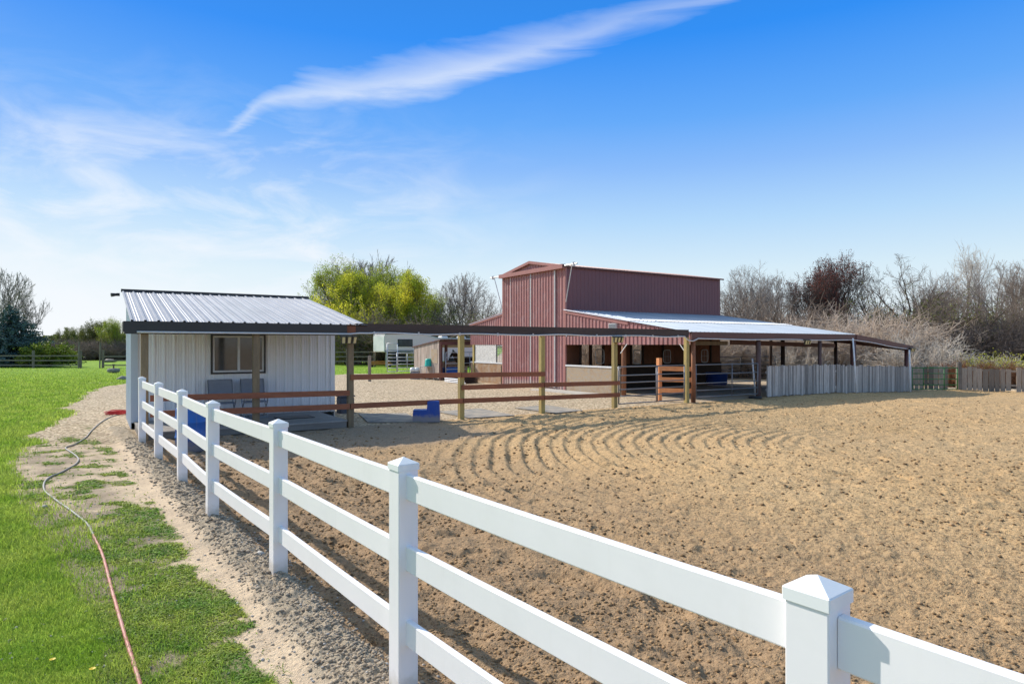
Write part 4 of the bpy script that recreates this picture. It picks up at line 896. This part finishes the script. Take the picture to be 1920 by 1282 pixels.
# rail fences in the distance
def rail_fence(lab, pts, hs_, ph, name='rail_fence'):
    f = thing(name, lab, 'fence', (pts[0][0], pts[0][1], 0)); ox, oy = pts[0]
    for (x, y) in pts: MB().tube([(x-ox,y-oy,-.2),(x-ox,y-oy,ph)], .11, 8).build('post', 'oldfence', f)
    for a, b in zip(pts[:-1], pts[1:]):
        for h_ in hs_: MB().bar((a[0]-ox,a[1]-oy-.1,h_),(b[0]-ox,b[1]-oy-.1,h_+.02),.06,.11).build('rail', 'oldfence', f)
q = [(-55,59),(-48.5,58.6),(-43.6,58.3),(-39.1,58)]
rail_fence('weathered rail fence at the left end of the lawn', q, (.25,.68,1.1), 1.6)
rail_fence('weathered rail fence between the lawn gap and the shed', [(-37.2,58.2),(-33,58),(-28.5,57.6),(-24.5,57.4)], (.25,.68,1.05), 1.65)
rail_fence('dark rail fence behind the lawn beyond the corner post', [(-22,62),(-19,62),(-16,62.2),(-13.4,62.5)], (.5,.95,1.4), 1.7)
for px, h_, lab in ((147, 2.35, 'thin tall pole beside the left rail fence end'), (187, 2.35, 'thin tall pole at the start of the right rail fence')):
    x = (px-960)*57.7/F; o = MB().tube([(0,0,-.2),(.05,0,h_)], .06, 7).build('pole', 'oldfence'); o.location = (x, 57.7, 0); tag(o, lab, 'pole')
x, y = G(213, 699); o = thing('yard_ornament', 'small dark planter standing on the lawn left of the shed', 'planter', (x, y, 0)); MB().lathe([(.25,0),(.42,.1),(.42,.3),(.3,.34)], n=14).build('bowl', 'stone', o, True); MB().lathe([(.06,.34),(.05,.6),(.12,.66)], n=10).build('spout', 'oldfence', o, True)
rs = np.random.RandomState(5)
for k, (px, py, r, lab) in enumerate(((232,712,.42,'dark boulder against the back corner of the shed'), (12,676,.9,'pale rock at the far left below the spruce'), (33,675,.7,'pale rock nearest the juniper'), (122,676,.6,'pale flat rock right of the juniper'), (205,679,.8,'grey rock under the right rail fence'))):
    x, y = G(px, py); tag(link('boulder', lumps('boulder', np.array([x]), np.array([y]), np.array([r]), 60+k, 'stone', .55)), lab, 'rock')

# ------------------------------------------------------------------ trees
class Segs:
    def __init__(s): s.a = []; s.b = []; s.ra = []; s.rb = []; s.tips = []
def grow(sg, big, rnd, p, d, L, r, lv, maxlv, cfg):
    n = cfg['seg'][min(lv, len(cfg['seg'])-1)]; pts = [(p, r)]; cur = p; dd = d
    for i in range(n):
        j = cfg['wob'][min(lv, len(cfg['wob'])-1)]
        dd = (dd + Vector((rnd.gauss(0, j), rnd.gauss(0, j), rnd.gauss(0, j)*.7 + cfg['up'][min(lv, len(cfg['up'])-1)]))).normalized()
        nx = cur + dd*L/n; rr = r*(1-(i+1)/n*cfg['taper'])
        (big if lv <= 1 else sg).append((cur, nx, pts[-1][1], rr)); cur = nx; pts.append((cur, rr))
    if lv >= maxlv:
        cfg['tips'].append((cur, dd)); 
        if n > 1: cfg['tips'].append((pts[len(pts)//2][0], dd))
        return
    k = cfg['kids'][lv]
    for c in range(k):
        f = cfg['start'][lv] + (1-cfg['start'][lv])*(c+rnd.random())/k; f = min(f, .999)
        i = int(f*n); q = pts[i][0].lerp(pts[i+1][0], f*n-i); rr = pts[i][1]
        ax = dd.orthogonal().normalized(); ax.rotate(Matrix.Rotation(rnd.random()*6.283, 3, dd))
        ang = math.radians(rnd.gauss(cfg['ang'][lv], 9)); nd = (dd*math.cos(ang) + ax*math.sin(ang)).normalized()
        grow(sg, big, rnd, q, nd, L*cfg['len'][lv]*(1.15-.55*f if lv == 0 else rnd.uniform(.7,1.15)), max(rr*cfg['rad'][lv], cfg['rmin']), lv+1, maxlv, cfg)
def segmesh(name, segs, n, m):
    k = len(segs)
    a = np.array([s_[0][:] for s_ in segs]); b = np.array([s_[1][:] for s_ in segs]); ra = np.array([s_[2] for s_ in segs]); rb = np.array([s_[3] for s_ in segs])
    d = b-a; d /= np.linalg.norm(d, axis=1)[:, None]+1e-9
    ref = np.where(np.abs(d[:, 2:3]) > .9, np.array([[1.,0,0]]), np.array([[0,0,1.]])); x = np.cross(d, ref); x /= np.linalg.norm(x, axis=1)[:, None]; y = np.cross(d, x)
    v = np.zeros((k, 2*n, 3))
    for j in range(n):
        t = 2*math.pi*j/n; off = x*math.cos(t)+y*math.sin(t); v[:, j] = a+off*ra[:, None]; v[:, n+j] = b+off*rb[:, None]
    T = np.array([(j, (j+1) % n, n+(j+1) % n, n+j) for j in range(n)])
    f = (np.arange(k)[:, None, None]*2*n + T[None]).reshape(-1, 4)
    return npmesh(name, v.reshape(-1, 3), f, np.repeat(np.random.RandomState(k).rand(k), n), (m,), True)
def leafmesh(name, c, size, rs, m, elong=1.6, down=0.):
    n = len(c); d = rs.randn(n, 3); d[:, 2] = d[:, 2]*.6-down; d /= np.linalg.norm(d, axis=1)[:, None]
    e = rs.randn(n, 3); e -= d*(e*d).sum(1)[:, None]; e /= np.linalg.norm(e, axis=1)[:, None]
    s_ = size*(.6+.8*rs.rand(n))[:, None]
    v = np.stack([c, c+d*s_*elong*.5+e*s_*.4, c+d*s_*elong, c+d*s_*elong*.5-e*s_*.4], 1)
    f = np.arange(n*4).reshape(-1, 4); return npmesh(name, v.reshape(-1, 3), f, rs.rand(n), (m,))
def proto(seed, h, kids=(8,6,5,4), ang=(42,38,36,34), ln=(.62,.55,.5,.5), up=(.04,.05,.05,.03,.02), start=(.28,.2,.15,.1), wob=(.07,.11,.14,.18,.2), r0=.2, rmin=.010, rad=(.55,.55,.6,.65), leaf=None, ln_n=0, leafsize=.1, spread=.35, down=0., trunk=.8, bark='bark_grey', twig='twig_grey', stems=1, seg=(6,5,4,3,2), aspect=.7, czf=.56):
    rnd = random.Random(seed); cfg = dict(seg=seg, wob=wob, up=up, taper=.72, kids=kids, start=start, ang=ang, len=ln, rad=rad, rmin=rmin, tips=[])
    sg, big = [], []
    for k in range(stems):
        a = rnd.random()*6.283; q = .0 if stems == 1 else .28
        d = Vector((math.cos(a)*q, math.sin(a)*q, 1)).normalized(); grow(sg, big, rnd, Vector((math.cos(a)*q*.8, math.sin(a)*q*.8, -.1)), d, h*trunk, r0, 0, len(kids), cfg)
    zs_ = sorted(s_[1].z for s_ in sg); k = h/zs_[int(len(zs_)*.985)]
    rs_ = sorted(math.hypot(s_[1].x, s_[1].y) for s_ in sg); kx = min(k*1.3, aspect*h/2/rs_[int(len(rs_)*.93)])
    S_ = lambda a: Vector((a.x*kx, a.y*kx, a.z*k))
    f = lambda L_: [(S_(a), S_(b), r, q) for a, b, r, q in L_]
    sg, big = f(sg), f(big)
    def inside(q):
        v = fbm(np.arctan2(q[:, 1], q[:, 0])*1.6+seed, q[:, 2]*.5, seed, 2)
        return np.sqrt((q[:, 0]**2+q[:, 1]**2)/(aspect*h/2)**2 + ((q[:, 2]-czf*h)/((1.0-czf)*h*1.04))**2) < .86+.42*v
    ends = np.array([q[1][:] for q in sg]); ok = inside(ends) | (ends[:, 2] < czf*h*.6)
    sg = [q for q, o_ in zip(sg, ok) if o_]
    out = dict(trunk=segmesh('trunk', big, 7, bark), crown=segmesh('crown', sg, 3, twig), h=h)
    if leaf:
        rs = np.random.RandomState(seed); tp = np.array([t[0][:] for t in cfg['tips']])*np.array([kx, kx, k]); tp = tp[inside(tp)]
        wgt = sstep(.40, .58, fbm(tp[:, 0]*.42+tp[:, 2]*.3, tp[:, 1]*.42-tp[:, 2]*.42, seed, 2))+.12; wgt /= wgt.sum()
        c = tp[rs.choice(len(tp), ln_n, p=wgt)] + rs.randn(ln_n, 3)*spread
        out['foliage'] = leafmesh('foliage', c, leafsize, rs, leaf, down=down)
    return out
TREE_N = [0]
def place(pr, px, Y, top, lab, name='bare_tree', cat='tree', group=None, rz=None, sx=1., zb=0.):
    x = (px-960)*Y/F; h_ = H+(HY-top)*Y/F-zb; k = h_/pr['h']
    t = thing(name, lab, cat, (x, Y, zb), rz if rz is not None else (px*1.7) % 6.283, group); t.scale = (k*sx, k*sx, k)
    for part in ('trunk', 'crown', 'foliage'):
        if part in pr and pr[part]: link(part, pr[part], t)
    return t
PR = {}
PR['bareA'] = proto(1, 9, kids=(11,8,7,6), trunk=.45, ln=(1.0,.55,.48,.45), ang=(48,38,36,34), r0=.19, twig='twig_grey', rmin=.011, aspect=0.76)
PR['bareB'] = proto(2, 9, kids=(9,8,6,6), trunk=.42, ln=(1.0,.6,.5,.45), ang=(50,42,38,34), twig='twig_brown', bark='bark', stems=2, r0=.15, aspect=0.75)
PR['bareC'] = proto(3, 11, kids=(11,8,7,5), trunk=.6, ln=(.62,.55,.5,.45), ang=(38,36,34,30), twig='twig_pale', bark='bark_grey', r0=.17, aspect=0.6)
PR['gnarl'] = proto(4, 9, kids=(10,9,8,6), trunk=.38, ln=(1.15,.55,.5,.45), ang=(60,46,42,38), start=(.35,.15,.1,.1), wob=(.14,.2,.2,.2,.2), twig='twig_brown', bark='bark', r0=.30, aspect=1.0, czf=.5)
PR['redbud'] = proto(5, 9, kids=(10,8,6,5), trunk=.6, ln=(.75,.55,.5,.45), ang=(38,36,34,30), twig='twig_dark', bark='bark', leaf='leaf_red', ln_n=6500, leafsize=.075, spread=.10, stems=3, r0=.13, aspect=0.74)
PR['ovalbare'] = proto(6, 10, kids=(13,8,7,5), trunk=.42, ln=(1.15,.5,.48,.45), ang=(34,30,30,30), start=(.2,.15,.1,.1), twig='twig_grey', bark='bark_grey', r0=.2, rmin=.016, aspect=0.68)
PR['willow'] = proto(7, 12, kids=(11,8,6,4), trunk=.42, ln=(1.1,.55,.5,.45), ang=(48,42,38,36), start=(.15,.15,.1,.1), twig='twig_brown', bark='bark', leaf='leaf_yg', ln_n=52000, leafsize=.11, spread=.26, down=.5, stems=2, aspect=0.72)
PR['greenlace'] = proto(8, 12, kids=(11,8,6,4), trunk=.45, ln=(1.05,.55,.5,.45), ang=(44,40,36,34), start=(.2,.15,.1,.1), twig='twig_brown', bark='bark', leaf='leaf_g', ln_n=26000, leafsize=.10, spread=.2, stems=2, aspect=0.72)
PR['olive'] = proto(9, 8, kids=(9,7,5,4), trunk=.45, ln=(1.0,.55,.5,.45), ang=(48,42,38,36), start=(.15,.15,.1,.1), twig='twig_brown', bark='bark', leaf='leaf_olive', ln_n=16000, leafsize=.10, spread=.2, aspect=0.8)
PR['wide'] = proto(10, 10, kids=(11,8,7,5), trunk=.42, ln=(1.15,.52,.48,.45), ang=(40,32,30,28), start=(.3,.2,.15,.1), twig='twig_grey', bark='bark', r0=.2, rmin=.018, aspect=0.75)
def bush(seed, h, w, n, twig, leaf=None, ln_n=0, r=.012, arch=.5, leafsize=.08):
    rnd = random.Random(seed); sg = []; tips = []
    for k in range(n):
        a = rnd.random()*6.283; rr = w*.55*math.sqrt(rnd.random()); p = Vector((math.cos(a)*rr*.7, math.sin(a)*rr*.7, -.05)); out = Vector((math.cos(a), math.sin(a), 0))
        d = (Vector((rnd.gauss(0,.25), rnd.gauss(0,.25), 1.2)) + out*.5*rr/w*2).normalized(); L = h*rnd.uniform(.65,1.1); q = p; m_ = 5
        for i in range(m_):
            d = (d + Vector((rnd.gauss(0,.12), rnd.gauss(0,.12), -arch*i/m_*.35)) + out*.06).normalized(); nx = q+d*L/m_; sg.append((q, nx, r*1.6*(1-i/m_*.6), r*1.6*(1-(i+1)/m_*.6)))
            for c in range(3 if i else 1):
                dd = (d*.8 + Vector((rnd.gauss(0,.6), rnd.gauss(0,.6), rnd.gauss(.1,.4)))).normalized(); e = q.lerp(nx, rnd.random()); l2 = L*rnd.uniform(.16,.36); m1 = e+dd*l2*.55
                d3 = (dd+Vector((rnd.gauss(0,.3), rnd.gauss(0,.3), rnd.gauss(-.05,.3)))).normalized(); e2 = m1+d3*l2*.5; sg.append((e, m1, r, r*.8)); sg.append((m1, e2, r*.8, r*.5)); tips.append(e2)
                for _ in range(2):
                    d4 = (dd+Vector((rnd.gauss(0,.7), rnd.gauss(0,.7), rnd.gauss(0,.6)))).normalized(); s0 = e.lerp(e2, rnd.random()); sg.append((s0, s0+d4*l2*.5, r*.7, r*.4))
            q = nx
        tips.append(q)
    o = dict(crown=segmesh('stems', sg, 3, twig), h=h, segs=sg)
    if leaf:
        rs = np.random.RandomState(seed); tp = np.array([t[:] for t in tips]); o['foliage'] = leafmesh('foliage', tp[rs.randint(0, len(tp), ln_n)]+rs.randn(ln_n, 3)*.12, leafsize, rs, leaf)
    return o
BU = {'pink': bush(21, 3.4, 3.6, 120, 'twig_pink', r=.014), 'pale': bush(22, 2.6, 3.0, 100, 'twig_pale', r=.013, arch=.9), 'dark': bush(23, 4.0, 4.4, 130, 'twig_dark', r=.017),
      'brown': bush(24, 3.6, 4.2, 120, 'twig_brown', r=.016), 'olive': bush(25, 3.4, 3.8, 100, 'twig_brown', 'leaf_olive', 9000, r=.013, leafsize=.05), 'green': bush(26, 1.7, 2.4, 60, 'twig_pale', 'leaf_yg', 5000, leafsize=.045), 'yellow': bush(27, 3.5, 3.5, 60, 'twig_brown', 'leaf_yg', 30000, leafsize=.06)}
def pbush(kind, px, Y, top, lab, sx=1., name='bush', group=None, zb=-.2): return place(BU[kind], px, Y, top, lab, name, 'bush', group, sx=sx, zb=zb)
# right hand wood
place(PR['bareA'], 1405, 58, 500, 'grey leafless tree just right of the barn end wall')
place(PR['bareB'], 1368, 66, 532, 'low leafless tree touching the barn end wall')
place(PR['bareA'], 1462, 60, 520, 'small leafless tree left of the red budded tree', rz=2.)
place(PR['redbud'], 1520, 56, 508, 'dark tree with red buds, left half of the reddish pair', 'budding_tree')
place(PR['redbud'], 1590, 58, 478, 'taller dark tree with red buds, right half of the reddish pair', 'budding_tree', rz=4.)
place(PR['gnarl'], 1678, 54, 487, 'broad leafless tree with dark crooked limbs')
place(PR['bareB'], 1748, 60, 548, 'low twiggy tree right of the crooked dark tree', rz=1.)
place(PR['bareC'], 1808, 58, 462, 'tallest pale leafless tree on the right', sx=.85)
place(PR['bareA'], 1868, 55, 492, 'dense grey leafless tree near the right picture edge', rz=5.)
place(PR['gnarl'], 1845, 47, 545, 'nearer leafless tree with forked grey trunk over the board fence', rz=3., sx=1.1)
place(PR['bareB'], 1925, 50, 500, 'brown leafless tree at the right picture edge')
place(PR['bareA'], 2010, 52, 490, 'leafless tree beyond the right picture edge', rz=.5)
gl = 'tangled twig bushes in front of the wood'
for k, (kind, px, Y, top, sx, lab) in enumerate((('pink',1575,44,592,1.1,'pinkish tangle of twigs above the pavilion roof end, left of two'), ('pink',1655,43,598,1.1,'pinkish tangle of twigs above the pavilion roof end, right of two'), ('pale',1725,38,634,1.,'pale spindly bush just behind the far pavilion corner'),
    ('dark',1790,46,610,1.3,'dark leafless thicket bush behind the green gate'), ('olive',1800,50,575,1.1,'olive tinged bush behind the dark thicket'), ('dark',1875,44,605,1.2,'dark leafless bush at the right above the board fence'), ('brown',1470,50,585,1.2,'brown bush right above the galvanised roof'), ('brown',1395,52,578,1.2,'brown bush beside the barn end wall'),
    ('green',1890,36,668,1.2,'low yellow green shrub over the right board fence'), ('green',1850,37,674,1.0,'small leafy shrub with orange stems behind the board fence'), ('pale',1640,41,655,1.,'pale bush seen under the pavilion roof, right of centre'), ('pale',1500,42,650,1.,'pale bush seen under the pavilion roof, left of centre'), ('olive',1700,52,570,1.,'olive tinged bush left of the dark thicket'))):
    pbush(kind, px, Y, top, lab, sx, group=gl)
place(PR['bareA'], 1440, 70, 516, 'leafless tree in the back row above the barn lean-to', rz=1.)
place(PR['bareA'], 1765, 70, 515, 'leafless tree in the back row left of the tallest pale tree', rz=3.6)
place(PR['bareC'], 1900, 70, 500, 'pale leafless tree in the back row near the right picture edge', rz=2.)
# stuff: the mass of undergrowth behind
def mass(name, lab, items, twig, rscale=1.):
    allv = []; allf = []; n0 = 0; rnd = random.Random(99)
    for kind, x, y, s_ in items:
        me = BU[kind]['crown']; nv = len(me.vertices); v = np.zeros(nv*3, np.float32); me.vertices.foreach_get('co', v); v = v.reshape(-1, 3)
        a = rnd.random()*6.283; c, s2 = math.cos(a), math.sin(a); w = np.stack([(v[:,0]*c-v[:,1]*s2)*s_+x, (v[:,0]*s2+v[:,1]*c)*s_+y, v[:,2]*s_-.2], -1)
        f = np.zeros(len(me.loops), np.int32); me.loops.foreach_get('vertex_index', f); allv.append(w); allf.append(f.reshape(-1, 4)+n0); n0 += nv
    V = np.concatenate(allv); Fc = np.concatenate(allf); o = link(name, npmesh(name, V, Fc, np.random.rand(len(Fc)), (twig,))); tag(o, lab, 'undergrowth', kind='stuff')
rnd = random.Random(12)
def row(px0, px1, n, Y0, Y1, kinds, s0, s1): return [(rnd.choice(kinds), ((px0+(px1-px0)*(k+rnd.random())/n)-960)*Y/F, Y, rnd.uniform(s0, s1)) for k in range(n) for Y in [rnd.uniform(Y0, Y1)]]
mass('brush_thicket', 'dense leafless grey brown undergrowth filling the wood on the right', row(1000,2150,46,56,66,['dark','brown'],.75,1.15), 'twig_brown')
mass('dark_thicket', 'dark twigs low in the wood on the right', row(1100,2150,34,50,56,['dark','brown'],.75,1.15), 'twig_dark')
mass('pale_brush', 'pale dry twigs behind the pavilion and barn', row(1060,1760,36,44,49,['pale','pink'],.8,1.1), 'twig_pink')
mass('dry_vines', 'reddish dry vines along the top of the right board fence', [(k, x, y, s_*.42) for k, x, y, s_ in row(1770,1990,12,34,36.5,['pale'],.9,1.2)], 'dry')
# far wood backing so gaps show distant trees
def band(name, lab, x0, x1, Y, h0, h1, n, m, seed, size=.5):
    rs = np.random.RandomState(seed); x = x0+(x1-x0)*rs.rand(n); top = h0+(h1-h0)*fbm(x*.12, x*0+seed, seed, 4); z = top*rs.rand(n)**.75
    c = np.stack([x, Y+rs.rand(n)*5, z], -1); o = link(name, leafmesh(name, c, size, rs, m, 1.4)); tag(o, lab, 'undergrowth', kind='stuff')
band('far_wood', 'distant brown wood beyond the bare trees on the right', 6, 100, 78, 1, 7.8, 22000, mat('far_twigs', (.15,.125,.11), .95, tone=.4, nscale=.3), 3, .38)
# middle group
place(PR['greenlace'], 634, 78, 490, 'tall airy tree with thin green leaves at the left of the middle group', 'leafing_tree')
place(PR['wide'], 715, 88, 478, 'bare topped grey tree rising behind the yellow green willows')
place(PR['wide'], 668, 90, 486, 'second bare topped tree behind the left willow', rz=3.)
place(PR['willow'], 668, 76, 516, 'yellow green willow in the left of the middle group', 'willow_tree')
place(PR['willow'], 765, 74, 515, 'broad yellow green willow above the trailer', 'willow_tree', rz=2.)
place(PR['greenlace'], 720, 80, 500, 'fresh green tree between the two willows', 'leafing_tree', rz=1.)
place(PR['greenlace'], 812, 82, 548, 'thin green tree at the right of the willows', 'leafing_tree', rz=4.)
place(PR['ovalbare'], 868, 84, 516, 'oval leafless tree between the willows and the barn')
place(PR['bareA'], 905, 88, 548, 'low leafless tree beside the barn')
pbush('yellow', 648, 72, 560, 'bright yellow green bush just over the shed roof', .62, 'forsythia_bush', zb=0)
pbush('yellow', 628, 71, 575, 'yellow green bush hidden behind the shed roof edge', .6, 'forsythia_bush', zb=0)
pbush('olive', 760, 72, 590, 'olive bush under the right willow', 1.5, zb=0); pbush('olive', 840, 76, 592, 'olive bush below the oval bare tree', 1.4, zb=0); pbush('olive', 700, 70, 600, 'olive bush behind the trailer nose', 1.3, zb=0)
# left group
place(PR['wide'], -5, 78, 498, 'large bare tree behind the blue spruce', rz=1., sx=1.)
place(PR['wide'], 45, 92, 548, 'small bare tree right of the blue spruce', rz=4.)
place(PR['olive'], 178, 96, 600, 'green leafing tree on the left horizon', 'leafing_tree')
place(PR['greenlace'], 212, 92, 598, 'airy round tree beside the shed on the left horizon', 'leafing_tree', rz=1.)
place(PR['olive'], 118, 104, 618, 'olive tree low on the left horizon', 'leafing_tree', rz=2.)
place(PR['olive'], 145, 110, 612, 'darker olive tree in the middle of the left horizon', 'leafing_tree', rz=5.)
mass('hedge_brush', 'leafless brown hedge along the back of the lawn', [('brown' if k % 2 else 'dark', ((20+k*15)-960)*Y/F, Y, .72) for k in range(50) for Y in [88+(k*7) % 9]], 'twig_brown')
band('far_hedge', 'olive brown hedge line on the left horizon', -125, -5, 118, 1.8, 5.2, 22000, 'leaf_olive', 6, .45)
# spruce
def spruce(px, Y, top, width, lab, seed):
    x = (px-960)*Y/F; h_ = H+(HY-top)*Y/F; t = thing('spruce_tree', lab, 'tree', (x, Y, 0)); rs = np.random.RandomState(seed)
    MB().tube([(0,0,0),(0,0,h_*.95)], [.18,.03], 8).build('trunk', 'bark', t); c = []
    for z in np.arange(.3, h_, .17):
        R_ = width/2*(1-(z/h_)**2.0)*(.85+.3*rs.rand())+.08; nb = int(5+R_*5)
        for k in range(nb):
            a = rs.rand()*6.283; L_ = R_*(.7+.45*rs.rand()); m_ = int(8+L_*26); f = rs.rand(m_)**.6
            c.append(np.stack([np.cos(a)*L_*f+rs.randn(m_)*.07, np.sin(a)*L_*f+rs.randn(m_)*.07, z-.28*L_*f+.16*L_*f*f+rs.randn(m_)*.05], -1))
    c = np.concatenate(c); link('foliage', leafmesh('foliage', c, .11, rs, 'leaf_spruce', 1.8), t)
spruce(20, 63, 574, 7.6, 'blue green spruce at the left picture edge', 3); spruce(-30, 64, 590, 6., 'second blue green spruce cut by the left picture edge', 4)
jx = (72-960)*59.5/F; t = thing('juniper_bush', 'spreading yellow green juniper behind the rail fence', 'bush', (jx, 61, 0)); rs = np.random.RandomState(8); c = []
for k in range(260):
    a = rs.rand()*6.283; L_ = (.9+1.7*rs.rand()); el = .15+.85*rs.rand(); m_ = 60; f = rs.rand(m_)**.7
    L_ *= 1.12; c.append(np.stack([np.cos(a)*L_*f*1.05+rs.randn(m_)*.06, np.sin(a)*L_*f*.7+rs.randn(m_)*.06, .3+2.7*el*(1-.25*L_/2.6)*f-.12*f*f*L_+rs.randn(m_)*.06], -1))
link('foliage', leafmesh('foliage', np.concatenate(c), .10, rs, 'leaf_juniper', 2.2), t)
st_ = MB()
for k in range(9): a = k*.7; st_.tube([(0,0,0),(math.cos(a)*.7,math.sin(a)*.5,.7),(math.cos(a)*1.7,math.sin(a)*1.1,1.3)], [.06,.04,.01], 6)
st_.build('stems', 'bark', t)

# ------------------------------------------------------------------ sky, sun, camera
el = math.radians(35.4); sd = Vector((-.852, .524, 0)).normalized(); az = math.atan2(sd.x, sd.y)
w = bpy.data.worlds.new('World'); C.world = w; w.use_nodes = True; t = w.node_tree; bg = t.nodes['Background']
sky = node(t, 'ShaderNodeTexSky', sky_type='NISHITA'); sky.sun_disc = False; sky.sun_elevation = el; sky.sun_rotation = az
sky.altitude = 800; sky.air_density = 1.; sky.dust_density = .6; sky.ozone_density = 2.5
gv = node(t, 'ShaderNodeTexCoord').outputs['Generated']; sep = node(t, 'ShaderNodeSeparateXYZ'); t.links.new(gv, sep.inputs[0])
EL = math_(t, 'MULTIPLY', math_(t, 'ARCSINE', sep.outputs[2]), 57.2958); AZ = math_(t, 'MULTIPLY', math_(t, 'ARCTAN2', sep.outputs[0], sep.outputs[1]), 57.2958)
hs_ = node(t, 'ShaderNodeHueSaturation'); hs_.inputs['Saturation'].default_value = 1.15; hs_.inputs['Value'].default_value = 1.0; t.links.new(sky.outputs[0], hs_.inputs['Color'])
cr = node(t, 'ShaderNodeValToRGB'); t.links.new(ramp(t, EL, 0, 45), cr.inputs[0])
SK = [(0., (.84,.92,.96)), (.14, (.66,.845,.97)), (.235, (.44,.70,1.)), (.335, (.25,.51,1.)), (.42, (.125,.41,.99)), (.56, (.025,.28,.95)), (1., (.03,.14,.42))]
for k, (p, c) in enumerate(SK):
    e = cr.color_ramp.elements[k] if k < 1 else (cr.color_ramp.elements.new(p) if k < len(SK)-1 else cr.color_ramp.elements[-1]); e.position = p; e.color = (*[min(1, q) for q in c], 1)
aer = mix(t, 1., cr.outputs[0], (6.4,6.4,6.4), 'MULTIPLY')
warm = mix(t, 1., hs_.outputs[0], (4.6,3.0,1.75), 'MULTIPLY')  # overhead sky out of view, tinted warm and boosted as added fill light
SKYC = mix(t, ramp(t, EL, 29, 40, .98, .0), warm, aer)
# cirrus, laid out by azimuth and elevation
comb = node(t, 'ShaderNodeCombineXYZ'); t.links.new(AZ, comb.inputs[0]); t.links.new(EL, comb.inputs[1])
def curve(v, pts, a, b):
    n = node(t, 'ShaderNodeFloatCurve'); cm = n.mapping.curves[0]
    xs = [((p-a)/(b-a), q) for p, q in pts]
    cm.points[0].location = xs[0]; cm.points[1].location = xs[-1]
    for q in xs[1:-1]: cm.points.new(*q)
    n.mapping.update(); t.links.new(ramp(t, v, a, b), n.inputs['Value']); return n.outputs[0]
rot = node(t, 'ShaderNodeMapping'); t.links.new(comb.outputs[0], rot.inputs['Vector']); rot.inputs['Rotation'].default_value = (0,0,math.radians(-14)); rot.inputs['Scale'].default_value = (.05,.30,1)
fil = noise(t, rot.outputs[0], 1.8, 7, .55, .5)
e0 = math_(t, 'MULTIPLY', curve(AZ, [(-30,.30),(-24,.345),(-20,.40),(-12,.43),(2,.50),(12,.535),(21,.555),(30,.60)], -30, 30), 50)
wd = math_(t, 'MULTIPLY', curve(AZ, [(-30,.05),(-24.5,.07),(-20,.22),(-10,.36),(2,.28),(12,.26),(22,.12),(30,.08)], -30, 30), 3.9)
am = curve(AZ, [(-30,0),(-25.5,.0),(-23.5,.55),(-18,.85),(-8,.95),(2,.7),(10,.55),(20,.45),(24,.0),(30,0)], -30, 30)
wig = math_(t, 'MULTIPLY', math_(t, 'SUBTRACT', fil, .5), 3.2)
dist = math_(t, 'DIVIDE', math_(t, 'ABSOLUTE', math_(t, 'ADD', math_(t, 'SUBTRACT', EL, e0), wig)), wd)
c1 = math_(t, 'MULTIPLY', math_(t, 'MULTIPLY', ramp(t, dist, .1, 1.5, 1, 0), am), ramp(t, fil, .25, .7, .55, 1.))
rot2 = node(t, 'ShaderNodeMapping'); t.links.new(comb.outputs[0], rot2.inputs['Vector']); rot2.inputs['Rotation'].default_value = (0,0,math.radians(16)); rot2.inputs['Scale'].default_value = (.055,.15,1)
f2 = noise(t, rot2.outputs[0], 1.9, 9, .6, .55)
m2 = math_(t, 'MULTIPLY', curve(AZ, [(-60,.4),(-40,.9),(-24,1.),(-10,.6),(2,.12),(10,0),(60,0)], -60, 60), curve(EL, [(0,.9),(5,1.),(10,.95),(16,.5),(21,.08),(25,0),(40,0)], 0, 40))
c2 = math_(t, 'MULTIPLY', ramp(t, f2, .44, .68), m2)
f3 = noise(t, scaled(t, comb.outputs[0], (.02,.12,1)), 1.5, 6, .6, .6)
hz = math_(t, 'MULTIPLY', math_(t, 'MULTIPLY', ramp(t, f3, .4, .75, 0, .3), curve(EL, [(0,1),(8,.5),(14,.1),(18,0),(40,0)], 0, 40)), curve(AZ, [(-60,1),(-10,1),(5,.3),(20,.1),(60,.1)], -60, 60))
glow = math_(t, 'MULTIPLY', curve(AZ, [(-60,1),(-38,.95),(-28,.7),(-10,.45),(10,.3),(40,.25),(60,.25)], -60, 60), curve(EL, [(0,1),(3,.8),(8,.3),(14,.08),(20,0),(40,0)], 0, 40))
cl = node(t, 'ShaderNodeClamp'); t.links.new(math_(t, 'ADD', math_(t, 'ADD', math_(t, 'MULTIPLY', c1, .85), math_(t, 'MULTIPLY', c2, .95)), hz), cl.inputs[0])
SKYC = mix(t, math_(t, 'MULTIPLY', cl.outputs[0], .85), SKYC, (5.9,6.25,6.7))
SKYC = mix(t, math_(t, 'MULTIPLY', glow, .9), SKYC, (6.3,6.5,6.8))
t.links.new(SKYC, bg.inputs['Color']); bg.inputs['Strength'].default_value = .15
sl = bpy.data.lights.new('sun', 'SUN'); sl.energy = 5.0; sl.angle = math.radians(.53); sl.color = (1., .94, .83)
so = bpy.data.objects.new('sun', sl); COL.objects.link(so); dv = Vector((-sd.x*math.cos(el), -sd.y*math.cos(el), -math.sin(el))); so.rotation_euler = dv.to_track_quat('-Z', 'Y').to_euler()
cam = bpy.data.cameras.new('camera'); co = bpy.data.objects.new('camera', cam); COL.objects.link(co); C.camera = co
co.location = (0, 0, H); co.rotation_euler = (math.pi/2, 0, 0); cam.sensor_width = 36; cam.lens = 36*F/1920; cam.shift_y = 6/1920; cam.clip_end = 4000; cam.clip_start = .05
C.view_settings.view_transform = 'Standard'; C.view_settings.look = 'None'; C.view_settings.exposure = 0; C.view_settings.gamma = 1
C.render.resolution_x = 1024; C.render.resolution_y = 683
C.render.engine = 'CYCLES'
